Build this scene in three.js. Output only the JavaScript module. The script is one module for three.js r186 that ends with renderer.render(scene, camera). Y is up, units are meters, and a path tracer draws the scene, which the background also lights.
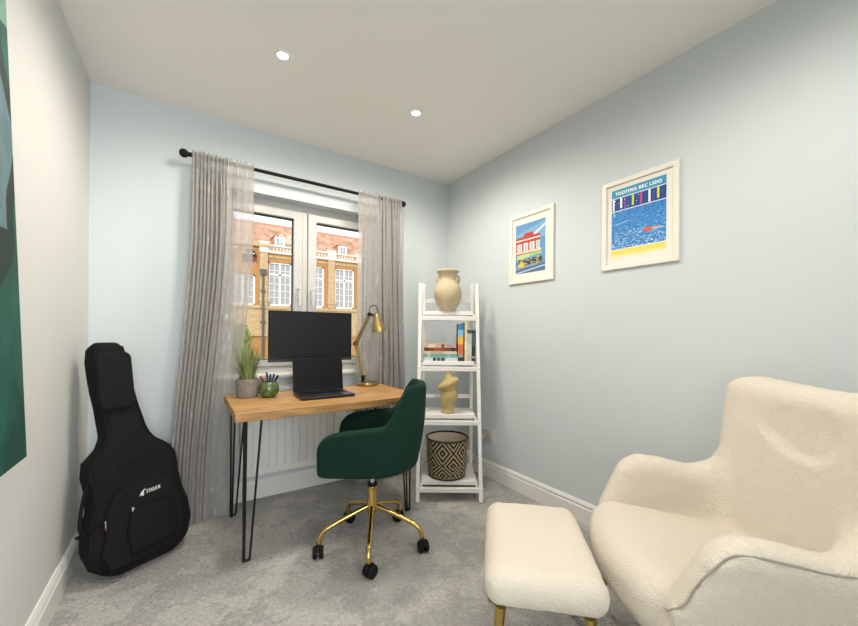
import * as THREE from 'three';
import { RoundedBoxGeometry } from 'three/addons/geometries/RoundedBoxGeometry.js';
import { mergeGeometries, mergeVertices } from 'three/addons/utils/BufferGeometryUtils.js';
import { FontLoader } from 'three/addons/loaders/FontLoader.js';
import { TextGeometry } from 'three/addons/geometries/TextGeometry.js';
import { RectAreaLightUniformsLib } from 'three/addons/lights/RectAreaLightUniformsLib.js';
import { ImprovedNoise } from 'three/addons/math/ImprovedNoise.js';

// ---------------------------------------------------------------- camera, sky, sun, exposure
const scene = new THREE.Scene();
const renderer = new THREE.WebGLRenderer({ antialias: true });
renderer.toneMapping = THREE.LinearToneMapping;
renderer.toneMappingExposure = 1.14;
renderer.shadowMap.enabled = true;
RectAreaLightUniformsLib.init();
const camera = new THREE.PerspectiveCamera(2 * Math.atan(313 / 364.57) * 180 / Math.PI, 858 / 626, 0.05, 200);
camera.position.set(0, 1.085, 0);
camera.rotation.order = 'YXZ';
camera.rotation.set(-0.0011, -0.5877, 0.0083);
camera.setViewOffset(858, 626, 0, -20.57, 858, 626);          // the lens is shifted so that verticals stay upright
camera.updateMatrixWorld(); camera.updateProjectionMatrix();
scene.background = new THREE.Color(1.25, 1.3, 1.38);           // bright hazy summer sky
const sun = new THREE.DirectionalLight(new THREE.Color(1, 0.92, 0.8), 2.3);
sun.position.set(-9, 13, 4); sun.target.position.set(6, 3, -26);
sun.castShadow = true; sun.shadow.camera.left = sun.shadow.camera.bottom = -25; sun.shadow.camera.right = sun.shadow.camera.top = 25; sun.shadow.camera.far = 90;
scene.add(sun, sun.target);

// ---------------------------------------------------------------- helpers
let seed = 7;
const rnd = () => { seed = (seed + 0x6D2B79F5) | 0; let t = Math.imul(seed ^ (seed >>> 15), 1 | seed); t = (t + Math.imul(t ^ (t >>> 7), 61 | t)) ^ t; return ((t ^ (t >>> 14)) >>> 0) / 4294967296; };
const rr = (a, b) => a + (b - a) * rnd();
const perlin = new ImprovedNoise();
const clamp = (x, a, b) => Math.min(b, Math.max(a, x)), mix = (a, b, t) => a + (b - a) * t;
const sstep = (a, b, x) => { const t = clamp((x - a) / (b - a), 0, 1); return t * t * (3 - 2 * t); };
const V = (x, y, z) => new THREE.Vector3(x, y, z);
const C = (r, g, b) => new THREE.Color().setRGB(r, g, b);
const used = {};
function numbered(n) { used[n] = (used[n] ?? -1) + 1; return used[n] ? `${n}_${String(used[n]).padStart(3, '0')}` : n; }
function obj(name, geos, material, parent = scene) {
  const list = [].concat(geos);
  const g = list.length === 1 ? list[0] : mergeGeometries(list.map((q) => { const k = q.index ? q.toNonIndexed() : q; for (const a of Object.keys(k.attributes)) if (!['position', 'normal', 'uv'].includes(a)) k.deleteAttribute(a); return k; }));
  const m = new THREE.Mesh(g, material);
  m.name = parent === scene ? numbered(name) : name; m.castShadow = m.receiveShadow = true; parent.add(m); return m;
}
function thing(name, label, category, [x, y, z] = [0, 0, 0], turn = 0, group) {
  const o = new THREE.Group(); o.name = numbered(name); scene.add(o); o.position.set(x, y, z); o.rotation.y = turn;
  o.userData = { label, category }; if (group) o.userData.group = group; return o;
}
function tag(o, label, category, group) { Object.assign(o.userData, { label, category }); if (group) o.userData.group = group; return o; }
function struct(name, geos, m, label) { const o = obj(name, geos, m); o.name = name; o.userData.kind = 'structure'; if (label) o.userData.label = label; return o; }
const structGroup = (name, label) => { const o = new THREE.Group(); o.name = name; o.userData = { kind: 'structure', label }; scene.add(o); return o; };
const at = (g, x, y, z) => g.translate(x, y, z);
function bx(x0, x1, y0, y1, z0, z1, r = 0) {
  const w = x1 - x0, h = y1 - y0, d = z1 - z0, g = r ? new RoundedBoxGeometry(w, h, d, 2, Math.min(r, w / 2.01, h / 2.01, d / 2.01)) : new THREE.BoxGeometry(w, h, d);
  return g.translate((x0 + x1) / 2, (y0 + y1) / 2, (z0 + z1) / 2);
}
function rod(a, b, r0, r1 = r0, seg = 14) {
  const d = V().subVectors(b, a), g = new THREE.CylinderGeometry(r1, r0, d.length(), seg);
  g.applyQuaternion(new THREE.Quaternion().setFromUnitVectors(V(0, 1, 0), d.clone().normalize()));
  return g.translate((a.x + b.x) / 2, (a.y + b.y) / 2, (a.z + b.z) / 2);
}
const tube = (pts, r, n = 48, seg = 10, closed = false) => new THREE.TubeGeometry(new THREE.CatmullRomCurve3(pts, closed), n, r, seg, closed);
const lathe = (p, seg = 48) => new THREE.LatheGeometry(p.map(([r, y]) => new THREE.Vector2(Math.max(r, 1e-5), y)), seg);
const sphere = (r, x, y, z, s = 16) => new THREE.SphereGeometry(r, s, s * 0.75 | 0).translate(x, y, z);
function boxUV(g, scale = 1) {                                   // uv in metres, by the main direction of each corner's normal
  const q = g.index ? g.toNonIndexed() : g, p = q.attributes.position, uv = new Float32Array(p.count * 2), a = V(), b = V(), c = V(), n = V();
  for (let i = 0; i < p.count; i += 3) {
    a.fromBufferAttribute(p, i); b.fromBufferAttribute(p, i + 1); c.fromBufferAttribute(p, i + 2);
    n.crossVectors(b.clone().sub(a), c.clone().sub(a)); const X = Math.abs(n.x), Y = Math.abs(n.y), Z = Math.abs(n.z);
    [a, b, c].forEach((v, k) => { const [s, t] = X > Y && X > Z ? [v.z, v.y] : Y > Z ? [v.x, v.z] : [v.x, v.y]; uv[(i + k) * 2] = s * scale; uv[(i + k) * 2 + 1] = t * scale; });
  }
  q.setAttribute('uv', new THREE.BufferAttribute(uv, 2)); return q;
}
function tex(w, h, fn, { srgb = false, repeat = true } = {}) {    // fn(u, v, x, y) -> [r, g, b] or grey, 0..1
  const d = new Uint8Array(w * h * 4);
  for (let y = 0; y < h; y++) for (let x = 0; x < w; x++) {
    const c = fn(x / w, y / h, x, y), i = (y * w + x) * 4;
    if (typeof c === 'number') d[i] = d[i + 1] = d[i + 2] = clamp(c, 0, 1) * 255; else for (let k = 0; k < 3; k++) d[i + k] = clamp(c[k], 0, 1) * 255;
    d[i + 3] = typeof c !== 'number' && c.length > 3 ? clamp(c[3], 0, 1) * 255 : 255;
  }
  const t = new THREE.DataTexture(d, w, h); t.magFilter = THREE.LinearFilter; t.minFilter = THREE.LinearMipmapLinearFilter; t.generateMipmaps = true;
  if (repeat) t.wrapS = t.wrapT = THREE.RepeatWrapping; if (srgb) t.colorSpace = THREE.SRGBColorSpace; t.needsUpdate = true; return t;
}
function rep(t, x, y = x) { const c = t.clone(); c.repeat.set(x, y); c.needsUpdate = true; return c; }
function tnoise(u, v, f, z = 0) {                                 // noise that tiles over 0..1
  const a = perlin.noise(u * f, v * f, z), b = perlin.noise((u - 1) * f, v * f, z), c = perlin.noise(u * f, (v - 1) * f, z), d = perlin.noise((u - 1) * f, (v - 1) * f, z);
  return mix(mix(a, b, u), mix(c, d, u), v);
}
function canvasTex(w, h, draw) { const c = document.createElement('canvas'); c.width = w; c.height = h; draw(c.getContext('2d'), w, h); const t = new THREE.CanvasTexture(c); t.colorSpace = THREE.SRGBColorSpace; return t; }
// smooth solids: distance fields meshed with surface nets
function nets(f, lo, hi, cell) {
  const n = [0, 1, 2].map((k) => Math.ceil((hi[k] - lo[k]) / cell) + 1), [nx, ny, nz] = n, val = new Float32Array(nx * ny * nz), id = (i, j, k) => (k * ny + j) * nx + i;
  for (let k = 0; k < nz; k++) for (let j = 0; j < ny; j++) for (let i = 0; i < nx; i++) val[id(i, j, k)] = f(lo[0] + i * cell, lo[1] + j * cell, lo[2] + k * cell);
  const pos = [], idx = [], vi = new Int32Array(nx * ny * nz).fill(-1);
  const E = [[0, 1], [2, 3], [4, 5], [6, 7], [0, 2], [1, 3], [4, 6], [5, 7], [0, 4], [1, 5], [2, 6], [3, 7]];
  for (let k = 0; k < nz - 1; k++) for (let j = 0; j < ny - 1; j++) for (let i = 0; i < nx - 1; i++) {
    const g = []; let neg = 0;
    for (let c = 0; c < 8; c++) { const q = val[id(i + (c & 1), j + (c >> 1 & 1), k + (c >> 2))]; g.push(q); if (q < 0) neg++; }
    if (!neg || neg === 8) continue;
    let x = 0, y = 0, z = 0, m = 0;
    for (const [a, b] of E) if ((g[a] < 0) !== (g[b] < 0)) { const t = g[a] / (g[a] - g[b]); x += mix(a & 1, b & 1, t); y += mix(a >> 1 & 1, b >> 1 & 1, t); z += mix(a >> 2, b >> 2, t); m++; }
    vi[id(i, j, k)] = pos.length / 3; pos.push(lo[0] + (i + x / m) * cell, lo[1] + (j + y / m) * cell, lo[2] + (k + z / m) * cell);
  }
  const quad = (a, b, c, d, flip) => { if (a < 0 || b < 0 || c < 0 || d < 0) return; flip ? idx.push(a, c, b, a, d, c) : idx.push(a, b, c, a, c, d); };
  for (let k = 1; k < nz - 1; k++) for (let j = 1; j < ny - 1; j++) for (let i = 1; i < nx - 1; i++) {
    const s = val[id(i, j, k)] < 0;
    if (s !== val[id(i + 1, j, k)] < 0) quad(vi[id(i, j - 1, k - 1)], vi[id(i, j, k - 1)], vi[id(i, j, k)], vi[id(i, j - 1, k)], !s);
    if (s !== val[id(i, j + 1, k)] < 0) quad(vi[id(i - 1, j, k - 1)], vi[id(i - 1, j, k)], vi[id(i, j, k)], vi[id(i, j, k - 1)], !s);
    if (s !== val[id(i, j, k + 1)] < 0) quad(vi[id(i - 1, j - 1, k)], vi[id(i, j - 1, k)], vi[id(i, j, k)], vi[id(i - 1, j, k)], !s);
  }
  const g = new THREE.BufferGeometry(); g.setAttribute('position', new THREE.Float32BufferAttribute(pos, 3)); g.setIndex(idx); g.computeVertexNormals();
  return g;
}
const sdBox = (x, y, z, a, b, c, r) => { const X = Math.abs(x) - a + r, Y = Math.abs(y) - b + r, Z = Math.abs(z) - c + r; return Math.hypot(Math.max(X, 0), Math.max(Y, 0), Math.max(Z, 0)) + Math.min(Math.max(X, Y, Z), 0) - r; };
const sdRect = (x, y, a, b, r) => { const X = Math.abs(x) - a + r, Y = Math.abs(y) - b + r; return Math.hypot(Math.max(X, 0), Math.max(Y, 0)) + Math.min(Math.max(X, Y), 0) - r; };
const smin = (a, b, k) => { const h = Math.max(k - Math.abs(a - b), 0) / k; return Math.min(a, b) - h * h * k * 0.25; };
const smax = (a, b, k) => -smin(-a, -b, k);
function netsUV(f, lo, hi, cell) { const g = nets(f, lo, hi, cell), q = boxUV(g); return q; }
const std = (color, roughness = 0.6, more = {}) => new THREE.MeshStandardMaterial({ color, roughness, ...more });
const phys = (color, roughness, more) => new THREE.MeshPhysicalMaterial({ color, roughness, ...more });

// ---------------------------------------------------------------- shared materials
const fineNoise = tex(256, 256, (u, v) => 0.5 + 0.3 * tnoise(u, v, 40) + 0.25 * tnoise(u, v, 90, 3));
const paintBump = rep(fineNoise, 3);
const wallBlue = std(C(0.6, 0.65, 0.668), 0.75, { bumpMap: paintBump, bumpScale: 0.0006 });
const wallWhite = std(C(0.66, 0.665, 0.65), 0.75, { bumpMap: paintBump, bumpScale: 0.0006 });
const ceilingPaint = std(C(0.89, 0.855, 0.81), 0.85, { bumpMap: paintBump, bumpScale: 0.0006 });
const gloss = std(C(0.78, 0.77, 0.74), 0.35);
const upvc = std(C(0.54, 0.535, 0.515), 0.35);
const gasket = std(C(0.015, 0.015, 0.015), 0.7);
const black = phys(C(0.007, 0.007, 0.008), 0.5, { specularIntensity: 0.35 });
const blackMetal = phys(C(0.009, 0.008, 0.008), 0.4, { specularIntensity: 0.6 });
const gold = std(C(0.66, 0.45, 0.15), 0.2, { metalness: 1 });
const brass = std(C(0.44, 0.33, 0.14), 0.3, { metalness: 1 });
const steel = std(C(0.6, 0.6, 0.6), 0.25, { metalness: 1 });
const whiteWood = std(C(0.74, 0.725, 0.7), 0.45);
const pane = phys(C(1, 1, 1), 0, { transmission: 1, thickness: 0, ior: 1.5, specularIntensity: 0.35 });

// ---------------------------------------------------------------- the room
const XL = -0.431, XR = 1.92, ZB = -2.604, ZF = 0.75, H = 2.4;
const carpetMap = tex(1024, 1024, (u, v) => {                       // brushed patches of pile over a fine speckle
  const w = 0.05 * tnoise(u, v, 12, 4), p = sstep(-0.12, 0.16, tnoise(u + w, v - w, 8) + 0.55 * tnoise(u, v, 19, 5) + 0.4 * tnoise(u, v, 44, 2) + 0.35 * tnoise(u, v, 95, 6)), f = tnoise(u, v, 150, 1), g = rnd() - 0.5;
  const k = 0.7 + 0.075 * p + 0.1 * f + 0.16 * g; return [k * 0.93, k * 0.92, k * 0.9];
}, { srgb: true });
const carpetBump = tex(1024, 1024, (u, v) => 0.5 + 0.3 * tnoise(u, v, 150) + 0.5 * (rnd() - 0.5) + 0.2 * tnoise(u, v, 44, 9));
const carpet = std(C(1, 1, 1), 1, { map: rep(carpetMap, 0.5), bumpMap: rep(carpetBump, 0.5), bumpScale: 0.012 });
struct('floor', boxUV(bx(XL - 0.2, XR + 0.2, -0.15, 0, ZB - 0.3, ZF + 1.9)), carpet, 'pale grey cut-pile carpet');
struct('ceiling', bx(XL - 0.2, XR + 0.2, H, H + 0.2, ZB - 0.3, ZF + 1.9), ceilingPaint, 'plain off-white plaster ceiling');
struct('wall_left', boxUV(bx(XL - 0.2, XL, 0, H, ZB - 0.3, ZF + 1.9)), wallWhite, 'off-white painted wall beside the guitar bag');
struct('wall_right', boxUV(bx(XR, XR + 0.2, 0, H, ZB - 0.3, ZF + 1.9)), wallBlue, 'pale blue painted wall with two framed prints');
const WX0 = 0.14, WX1 = 1.29, WY0 = 0.8, WY1 = 1.993;
function wallWithHole(x0, x1, y1, hx0, hx1, hy0, hy1, depth, z) {
  const s = new THREE.Shape([[x0, 0], [x1, 0], [x1, y1], [x0, y1]].map((p) => new THREE.Vector2(...p)));
  s.holes.push(new THREE.Path([[hx0, hy0], [hx0, hy1], [hx1, hy1], [hx1, hy0]].map((p) => new THREE.Vector2(...p))));
  return new THREE.ExtrudeGeometry(s, { depth, bevelEnabled: false }).translate(0, 0, z);
}
struct('wall_back', boxUV(wallWithHole(XL, XR, H, WX0, WX1, WY0, WY1, 0.3, ZB - 0.3)), wallBlue, 'pale blue painted wall with the window');
struct('wall_front', boxUV(wallWithHole(XL, XR, H, -0.36, 0.46, 0.001, 2.04, 0.12, ZF)), wallBlue, 'pale blue wall with an open doorway behind the viewer');
struct('wall_landing', boxUV(wallWithHole(XL, XR, H, -0.3, 1.5, 0.7, 2.2, 0.2, ZF + 1.7)), wallWhite, 'off-white landing wall with a window opening');
// moulded skirting boards: a profile swept along each wall
const skirtProfile = [[0, 0], [0.018, 0], [0.018, 0.086], [0.013, 0.092], [0.013, 0.1], [0.0165, 0.104], [0.013, 0.112], [0.006, 0.122], [0, 0.122]];
function skirting(name, len, place) {
  const s = new THREE.Shape(skirtProfile.map((p) => new THREE.Vector2(...p)));
  const g = new THREE.ExtrudeGeometry(s, { depth: len, bevelEnabled: false }); place(g); return struct(name, g, gloss, 'white moulded skirting board');
}
skirting('baseboard_left', ZF - ZB, (g) => g.translate(XL, 0, ZB));
skirting('baseboard_right', ZF - ZB, (g) => g.rotateY(Math.PI).translate(XR, 0, ZF));
skirting('baseboard_back', XR - XL, (g) => g.rotateY(-Math.PI / 2).translate(XR, 0, ZB));
// window
{
  const w = structGroup('window_1', 'white casement window of two side-hung sashes'), z0 = ZB - 0.17, z1 = ZB - 0.1;
  const ring = (x0, x1, y0, y1, holes, za, zb, bev) => {
    const p = (q) => q.map((k) => new THREE.Vector2(...k)), sh = new THREE.Shape(p([[x0, y0], [x1, y0], [x1, y1], [x0, y1]]));
    for (const [a, b, c, d] of holes) sh.holes.push(new THREE.Path(p([[a, c], [a, d], [b, d], [b, c]])));
    return new THREE.ExtrudeGeometry(sh, { depth: zb - za - bev, bevelThickness: bev, bevelSize: bev, bevelOffset: -bev, bevelSegments: 3 }).translate(0, 0, za);
  };
  obj('frame', ring(WX0, WX1, WY0, WY1, [[0.186, 0.6985, 0.845, 1.947], [0.7305, 1.244, 0.845, 1.947]], z0, z1, 0.003), upvc, w);
  for (const [a, b] of [[0.186, 0.699], [0.73, 1.244]]) {
    const y0 = 0.845, y1 = 1.95, s = 0.066, zs = z1 + 0.014;
    const o = obj('sash', ring(a + 0.003, b - 0.003, y0 + 0.002, y1 - 0.006, [[a + s, b - s, y0 + 0.045, y1 - 0.06]], z0 + 0.03, zs, 0.007), upvc, w);
    const ga = a + s, gb = b - s, g0 = y0 + 0.045, g1 = y1 - 0.06, t = 0.004, zg = z0 + 0.04;
    obj('gasket', [bx(ga, gb, g1 - t, g1, zg - 0.01, zg + 0.02), bx(ga, gb, g0, g0 + t, zg - 0.01, zg + 0.02), bx(ga, ga + t, g0, g1, zg - 0.01, zg + 0.02), bx(gb - t, gb, g0, g1, zg - 0.01, zg + 0.02)], gasket, o);
    obj('pane', new THREE.PlaneGeometry(gb - ga, g1 - g0).translate((ga + gb) / 2, (g0 + g1) / 2, zg), pane, o);
    const hx = a < 0.5 ? 0.668 : 0.764, hd = a < 0.5 ? 1 : -1;
    obj('handle', [bx(hx - 0.013, hx + 0.013, 1.31, 1.4, zs, zs + 0.012, 0.004), rod(V(hx, 1.385, zs), V(hx, 1.385, zs + 0.035), 0.009), bx(hx - 0.009, hx + 0.009, 1.27, 1.39, zs + 0.028, zs + 0.042, 0.005), sphere(0.012, hx - hd * 0.004, 1.392, zs + 0.035)], std(C(0.62, 0.62, 0.6), 0.3), w);
  }
  obj('sill', bx(WX0 - 0.03, WX1 + 0.03, WY0 - 0.022, WY0 + 0.004, z1 - 0.01, ZB + 0.03, 0.008), gloss, w);
}
// ---------------------------------------------------------------- ceiling spotlights (two in view, four further back)
const lampGlow = std(C(1, 1, 1), 0.5, { emissive: C(1, 0.93, 0.8), emissiveIntensity: 6 });
const ringWhite = std(C(0.85, 0.84, 0.82), 0.35);
function downlight(x, z, label, candela = 3.9) {
  const t = thing('ceiling_spotlight', label, 'spotlight', [x, H, z], 0, 'recessed ceiling spotlights');
  obj('trim_ring', lathe([[0.024, 0.0], [0.026, -0.004], [0.038, -0.006], [0.043, -0.003], [0.044, 0]], 40), ringWhite, t);
  obj('bulb', lathe([[0.0001, -0.003], [0.018, -0.0025], [0.024, -0.0005]], 32), lampGlow, t);
  const l = new THREE.SpotLight(C(1, 0.92, 0.81), candela, 0, 1.55, 0.45, 2); l.position.set(x, H - 0.03, z); l.target.position.set(x, 0, z); l.castShadow = true; l.shadow.radius = 5; l.shadow.bias = -0.001;
  scene.add(l, l.target);
}
downlight(0.375, -1.835, 'lit ceiling spotlight nearer the left wall');
downlight(1.135, -1.863, 'lit ceiling spotlight in front of the room corner above the ladder shelf');
downlight(0.375, -0.25, 'ceiling spotlight above the viewer near the doorway', 2.6);
downlight(1.135, -0.25, 'ceiling spotlight above the armchair', 2.6);
// daylight from the landing window behind the open doorway
{
  const l = new THREE.RectAreaLight(C(0.93, 0.98, 1), 13, 1.8, 1.5); l.position.set(0.6, 1.45, ZF + 1.69); l.lookAt(0.6, 1.45, 0); scene.add(l);
}
// ---------------------------------------------------------------- desk
const woodTones = tex(1024, 512, (u, v) => {
  const plank = Math.floor(v * 6), off = plank * 7.3, g = perlin.noise(u * 7 + off, v * 90, off), k = perlin.noise(u * 40, v * 420, 3), r = Math.sin((v * 60 + perlin.noise(u * 3 + off, v * 10, 1) * 5) * 2);
  const knot = sstep(0.32, 0.6, perlin.noise(u * 5 + 3, v * 14, 8)), t = 0.55 + 0.4 * g + 0.16 * k + 0.14 * r - 0.5 * knot; return [mix(0.52, 0.8, t), mix(0.38, 0.62, t), mix(0.22, 0.38, t)];
}, { srgb: true });
const deskWood = std(C(1, 1, 1), 0.5, { map: woodTones, bumpMap: woodTones, bumpScale: 0.0008 });
const DT = 0.711;
{
  const t = thing('desk', 'solid oak plank desk on black hairpin legs under the window', 'desk', [0.187, 0, -1.857]);
  const g = new RoundedBoxGeometry(1.005, 0.042, 0.588, 3, 0.004).translate(0.5025, DT - 0.021, -0.294);
  const p = g.attributes.position; for (let i = 0; i < p.count; i++) { const x = p.getX(i), y = p.getY(i), z = p.getZ(i); if (z > -0.01) p.setZ(i, z + 0.004 * perlin.noise(x * 5, 1, 2)); }
  obj('desk_top', boxUV(g), deskWood, t);
  const leg = (cx, cz, sx, sz) => {
    const foot = V(cx, 0.006, cz), y1 = DT - 0.046, c = [[0, 0], [sx * 0.016, sz * 0.05], [sx * 0.075, 0]];
    const parts = c.map(([a, b]) => { const d = V(a, 0, b).multiplyScalar(0.36); return rod(V(cx + a, y1, cz + b), foot.clone().add(d), 0.0052, 0.0052, 10); });
    parts.push(tube([V(cx + sx * 0.027, 0.006, cz), foot, V(cx + sx * 0.006, 0.006, cz + sz * 0.018)], 0.006, 16, 8), bx(cx - 0.01 + Math.min(0, sx * 0.08), cx + 0.01 + Math.max(0, sx * 0.08), y1, y1 + 0.004, cz - 0.01 + Math.min(0, sz * 0.07), cz + 0.01 + Math.max(0, sz * 0.07)));
    obj('leg', parts, blackMetal, t);
  };
  leg(0.043, -0.045, 1, -1); leg(0.036, -0.56, 1, 1); leg(0.958, -0.06, -1, -1); leg(0.958, -0.56, -1, 1);
}
// potted grass
{
  const t = thing('potted_grass', 'green grass plant in a grey concrete pot on the desk', 'plant', [0.295, DT, -2.31]);
  const potTex = tex(256, 256, (u, v) => { const n = 0.56 + 0.12 * tnoise(u, v, 30) + 0.1 * tnoise(u, v, 80, 2); return [n * 1.02, n * 0.97, n * 0.92]; }, { srgb: true });
  obj('pot', lathe([[0.0, 0], [0.05, 0], [0.056, 0.006], [0.059, 0.04], [0.06, 0.102], [0.057, 0.106], [0.052, 0.102], [0.052, 0.09], [0, 0.09]], 40), std(C(0.8, 0.78, 0.76), 0.9, { map: potTex, bumpMap: potTex, bumpScale: 0.002 }), t);
  obj('soil', new THREE.CylinderGeometry(0.052, 0.052, 0.006, 24).translate(0, 0.094, 0), std(C(0.05, 0.035, 0.025), 1), t);
  const greens = [C(0.1, 0.17, 0.04), C(0.22, 0.28, 0.09), C(0.38, 0.4, 0.17)].map((c) => phys(c, 0.6, { side: THREE.DoubleSide, transmission: 0.25, thickness: 0 }));
  const sets = [[], [], []];
  for (let i = 0; i < 210; i++) {
    const a = rr(0, 6.283), r0 = Math.sqrt(rnd()) * 0.042, lean = rr(0.1, 1) * (0.35 + r0 * 15), len = rr(0.14, 0.24) * (1 - 0.18 * lean), w = rr(0.002, 0.0034), N = 6, pos = [], ind = [];
    const da = V(Math.cos(a), 0, Math.sin(a)), sd = V(-Math.sin(a), 0, Math.cos(a));
    for (let k = 0; k <= N; k++) {
      const s = k / N, out = r0 + lean * (Math.sin(a) < -0.3 ? 0.085 : 0.135) * Math.pow(s, 1.6), y = 0.092 + len * (s - 0.1 * lean * s * s), ww = w * (1 - s * 0.85);
      const p = da.clone().multiplyScalar(out).add(V(0, y, 0)); pos.push(p.x - sd.x * ww, p.y, p.z - sd.z * ww, p.x + sd.x * ww, p.y, p.z + sd.z * ww);
      if (k < N) ind.push(2 * k, 2 * k + 1, 2 * k + 2, 2 * k + 1, 2 * k + 3, 2 * k + 2);
    }
    const g = new THREE.BufferGeometry(); g.setAttribute('position', new THREE.Float32BufferAttribute(pos, 3)); g.setIndex(ind); g.computeVertexNormals(); sets[i % 3].push(g);
  }
  sets.forEach((s, i) => { const m = obj('grass_blades', s, greens[i], t); m.userData.kind = 'stuff'; });
}
// green glazed pen pot and its pens
const penPot = [0.398, DT, -2.255];
{
  const t = thing('pen_pot', 'round green glazed ceramic pot holding pens on the desk', 'pot', penPot);
  const glaze = tex(256, 128, (u, v) => { const n = tnoise(u, v, 14), d = sstep(0.1, 0.45, tnoise(u, v, 45, 3)); return [mix(0.2, 0.4, n + 0.4) + 0.2 * d, mix(0.3, 0.46, n + 0.4) + 0.16 * d, mix(0.13, 0.24, n + 0.4) + 0.12 * d]; }, { srgb: true });
  obj('pot_body', lathe([[0, 0], [0.034, 0], [0.048, 0.014], [0.056, 0.038], [0.054, 0.062], [0.045, 0.083], [0.042, 0.089], [0.0385, 0.087], [0.041, 0.078], [0.049, 0.06], [0.051, 0.04], [0.044, 0.018], [0.032, 0.006], [0, 0.006]], 40), phys(C(1, 1, 1), 0.25, { map: glaze, clearcoat: 0.8, clearcoatRoughness: 0.1 }), t);
}
[[0.5, 0.02, 0.05, 0x8e1f22, 'red pen, the one leaning towards the grass pot', 'red'], [1.6, 0.02, 0.02, 0x1b2f77, 'blue pen standing upright in the green pot', 'blue'], [2.6, 0.016, 0.03, 0x16181c, 'black pen leaning back in the green pot', 'black'], [5.6, 0.02, 0.055, 0x202228, 'black pen leaning towards the laptop', 'black'], [0.1, 0.024, 0.035, 0x24407f, 'navy pen near the rim beside the laptop', 'navy']].forEach(([a, r0, out, col, label], i) => {
  const dir = [-1, 0.15, -0.3, 1, 0.6][i], dz = [0.2, 0.5, -0.5, 0.1, 0.7][i];
  const t = thing('pen', label, 'pen', penPot, 0, 'pens in the green pot');
  const b = V(-dir * r0 * 0.6, 0.012, -dz * 0.012), e = V(dir * (0.03 + out * 0.35), 0.122 + 0.01 * (i % 3), dz * 0.02), m = std(new THREE.Color(col), 0.35);
  obj('barrel', rod(b, b.clone().lerp(e, 0.8), 0.0042, 0.0042, 10), m, t);
  obj('cap', [rod(b.clone().lerp(e, 0.72), e, 0.005, 0.0046, 10), rod(b.clone().lerp(e, 0.74).add(V(0.006, 0, 0.002)), b.clone().lerp(e, 0.96).add(V(0.006, 0, 0.002)), 0.0013, 0.0013, 6)], i === 3 ? black : m, t);
});
// monitor
{
  const t = thing('monitor', 'black flat-screen monitor switched off behind the laptop', 'monitor', [0.673, DT, -2.35]);
  const y0 = 0.19, y1 = 0.505, hw = 0.262;
  obj('housing', [bx(-hw, hw, y0, y1, -0.022, 0, 0.004), bx(-0.15, 0.15, y0 + 0.04, y1 - 0.08, -0.05, -0.02, 0.012)], black, t);
  obj('screen', bx(-hw + 0.007, hw - 0.007, y0 + 0.016, y1 - 0.007, -0.001, 0.0012), phys(C(0.006, 0.006, 0.007), 0.5, { specularIntensity: 0.5 }), t);
  obj('bezel', [bx(-hw + 0.001, hw - 0.001, y0, y0 + 0.016, 0, 0.003, 0.001)], std(C(0.02, 0.02, 0.02), 0.35), t);
  obj('stand', [bx(-0.03, 0.03, 0.01, y0 + 0.1, -0.05, -0.03, 0.006), bx(-0.1, 0.1, 0, 0.012, -0.1, 0.05, 0.005)], black, t);
}
// laptop
{
  const t = thing('laptop', 'open black laptop with a dark screen in front of the monitor', 'laptop', [0.678, DT, -2.125], -0.02);
  const hw = 0.152;
  const body = obj('keyboard_base', bx(-hw, hw, 0.002, 0.017, -0.105, 0.105, 0.004), phys(C(0.014, 0.014, 0.016), 0.4, { specularIntensity: 0.6 }), t);
  const keys = []; for (let r = 0; r < 5; r++) for (let c = 0; c < 14; c++) keys.push(bx(-0.133 + c * 0.0191, -0.133 + c * 0.0191 + 0.016, 0.0165, 0.0182, -0.088 + r * 0.0185, -0.088 + r * 0.0185 + 0.015));
  const km = obj('key', keys, black, body); km.name = 'keys'; km.userData.kind = 'stuff';
  obj('touchpad', bx(-0.05, 0.05, 0.0165, 0.0175, 0.018, 0.088), std(C(0.035, 0.035, 0.04), 0.25), t);
  const lid = new THREE.Group(); lid.name = 'lid'; t.add(lid); lid.position.set(0, 0.017, -0.103); lid.rotation.x = -0.14;
  obj('lid_shell', bx(-hw, hw, 0, 0.2, -0.006, 0.0, 0.003), black, lid);
  obj('screen', bx(-hw + 0.006, hw - 0.006, 0.014, 0.194, -0.0005, 0.0008), phys(C(0.006, 0.006, 0.007), 0.45, { specularIntensity: 0.3 }), lid);
  obj('hinge', rod(V(-0.1, 0.016, -0.104), V(0.1, 0.016, -0.104), 0.005), black, t);
  obj('sticker', bx(0.1, 0.13, 0.0165, 0.0178, 0.06, 0.085), std(C(0.12, 0.14, 0.32), 0.4), t);
}
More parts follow.
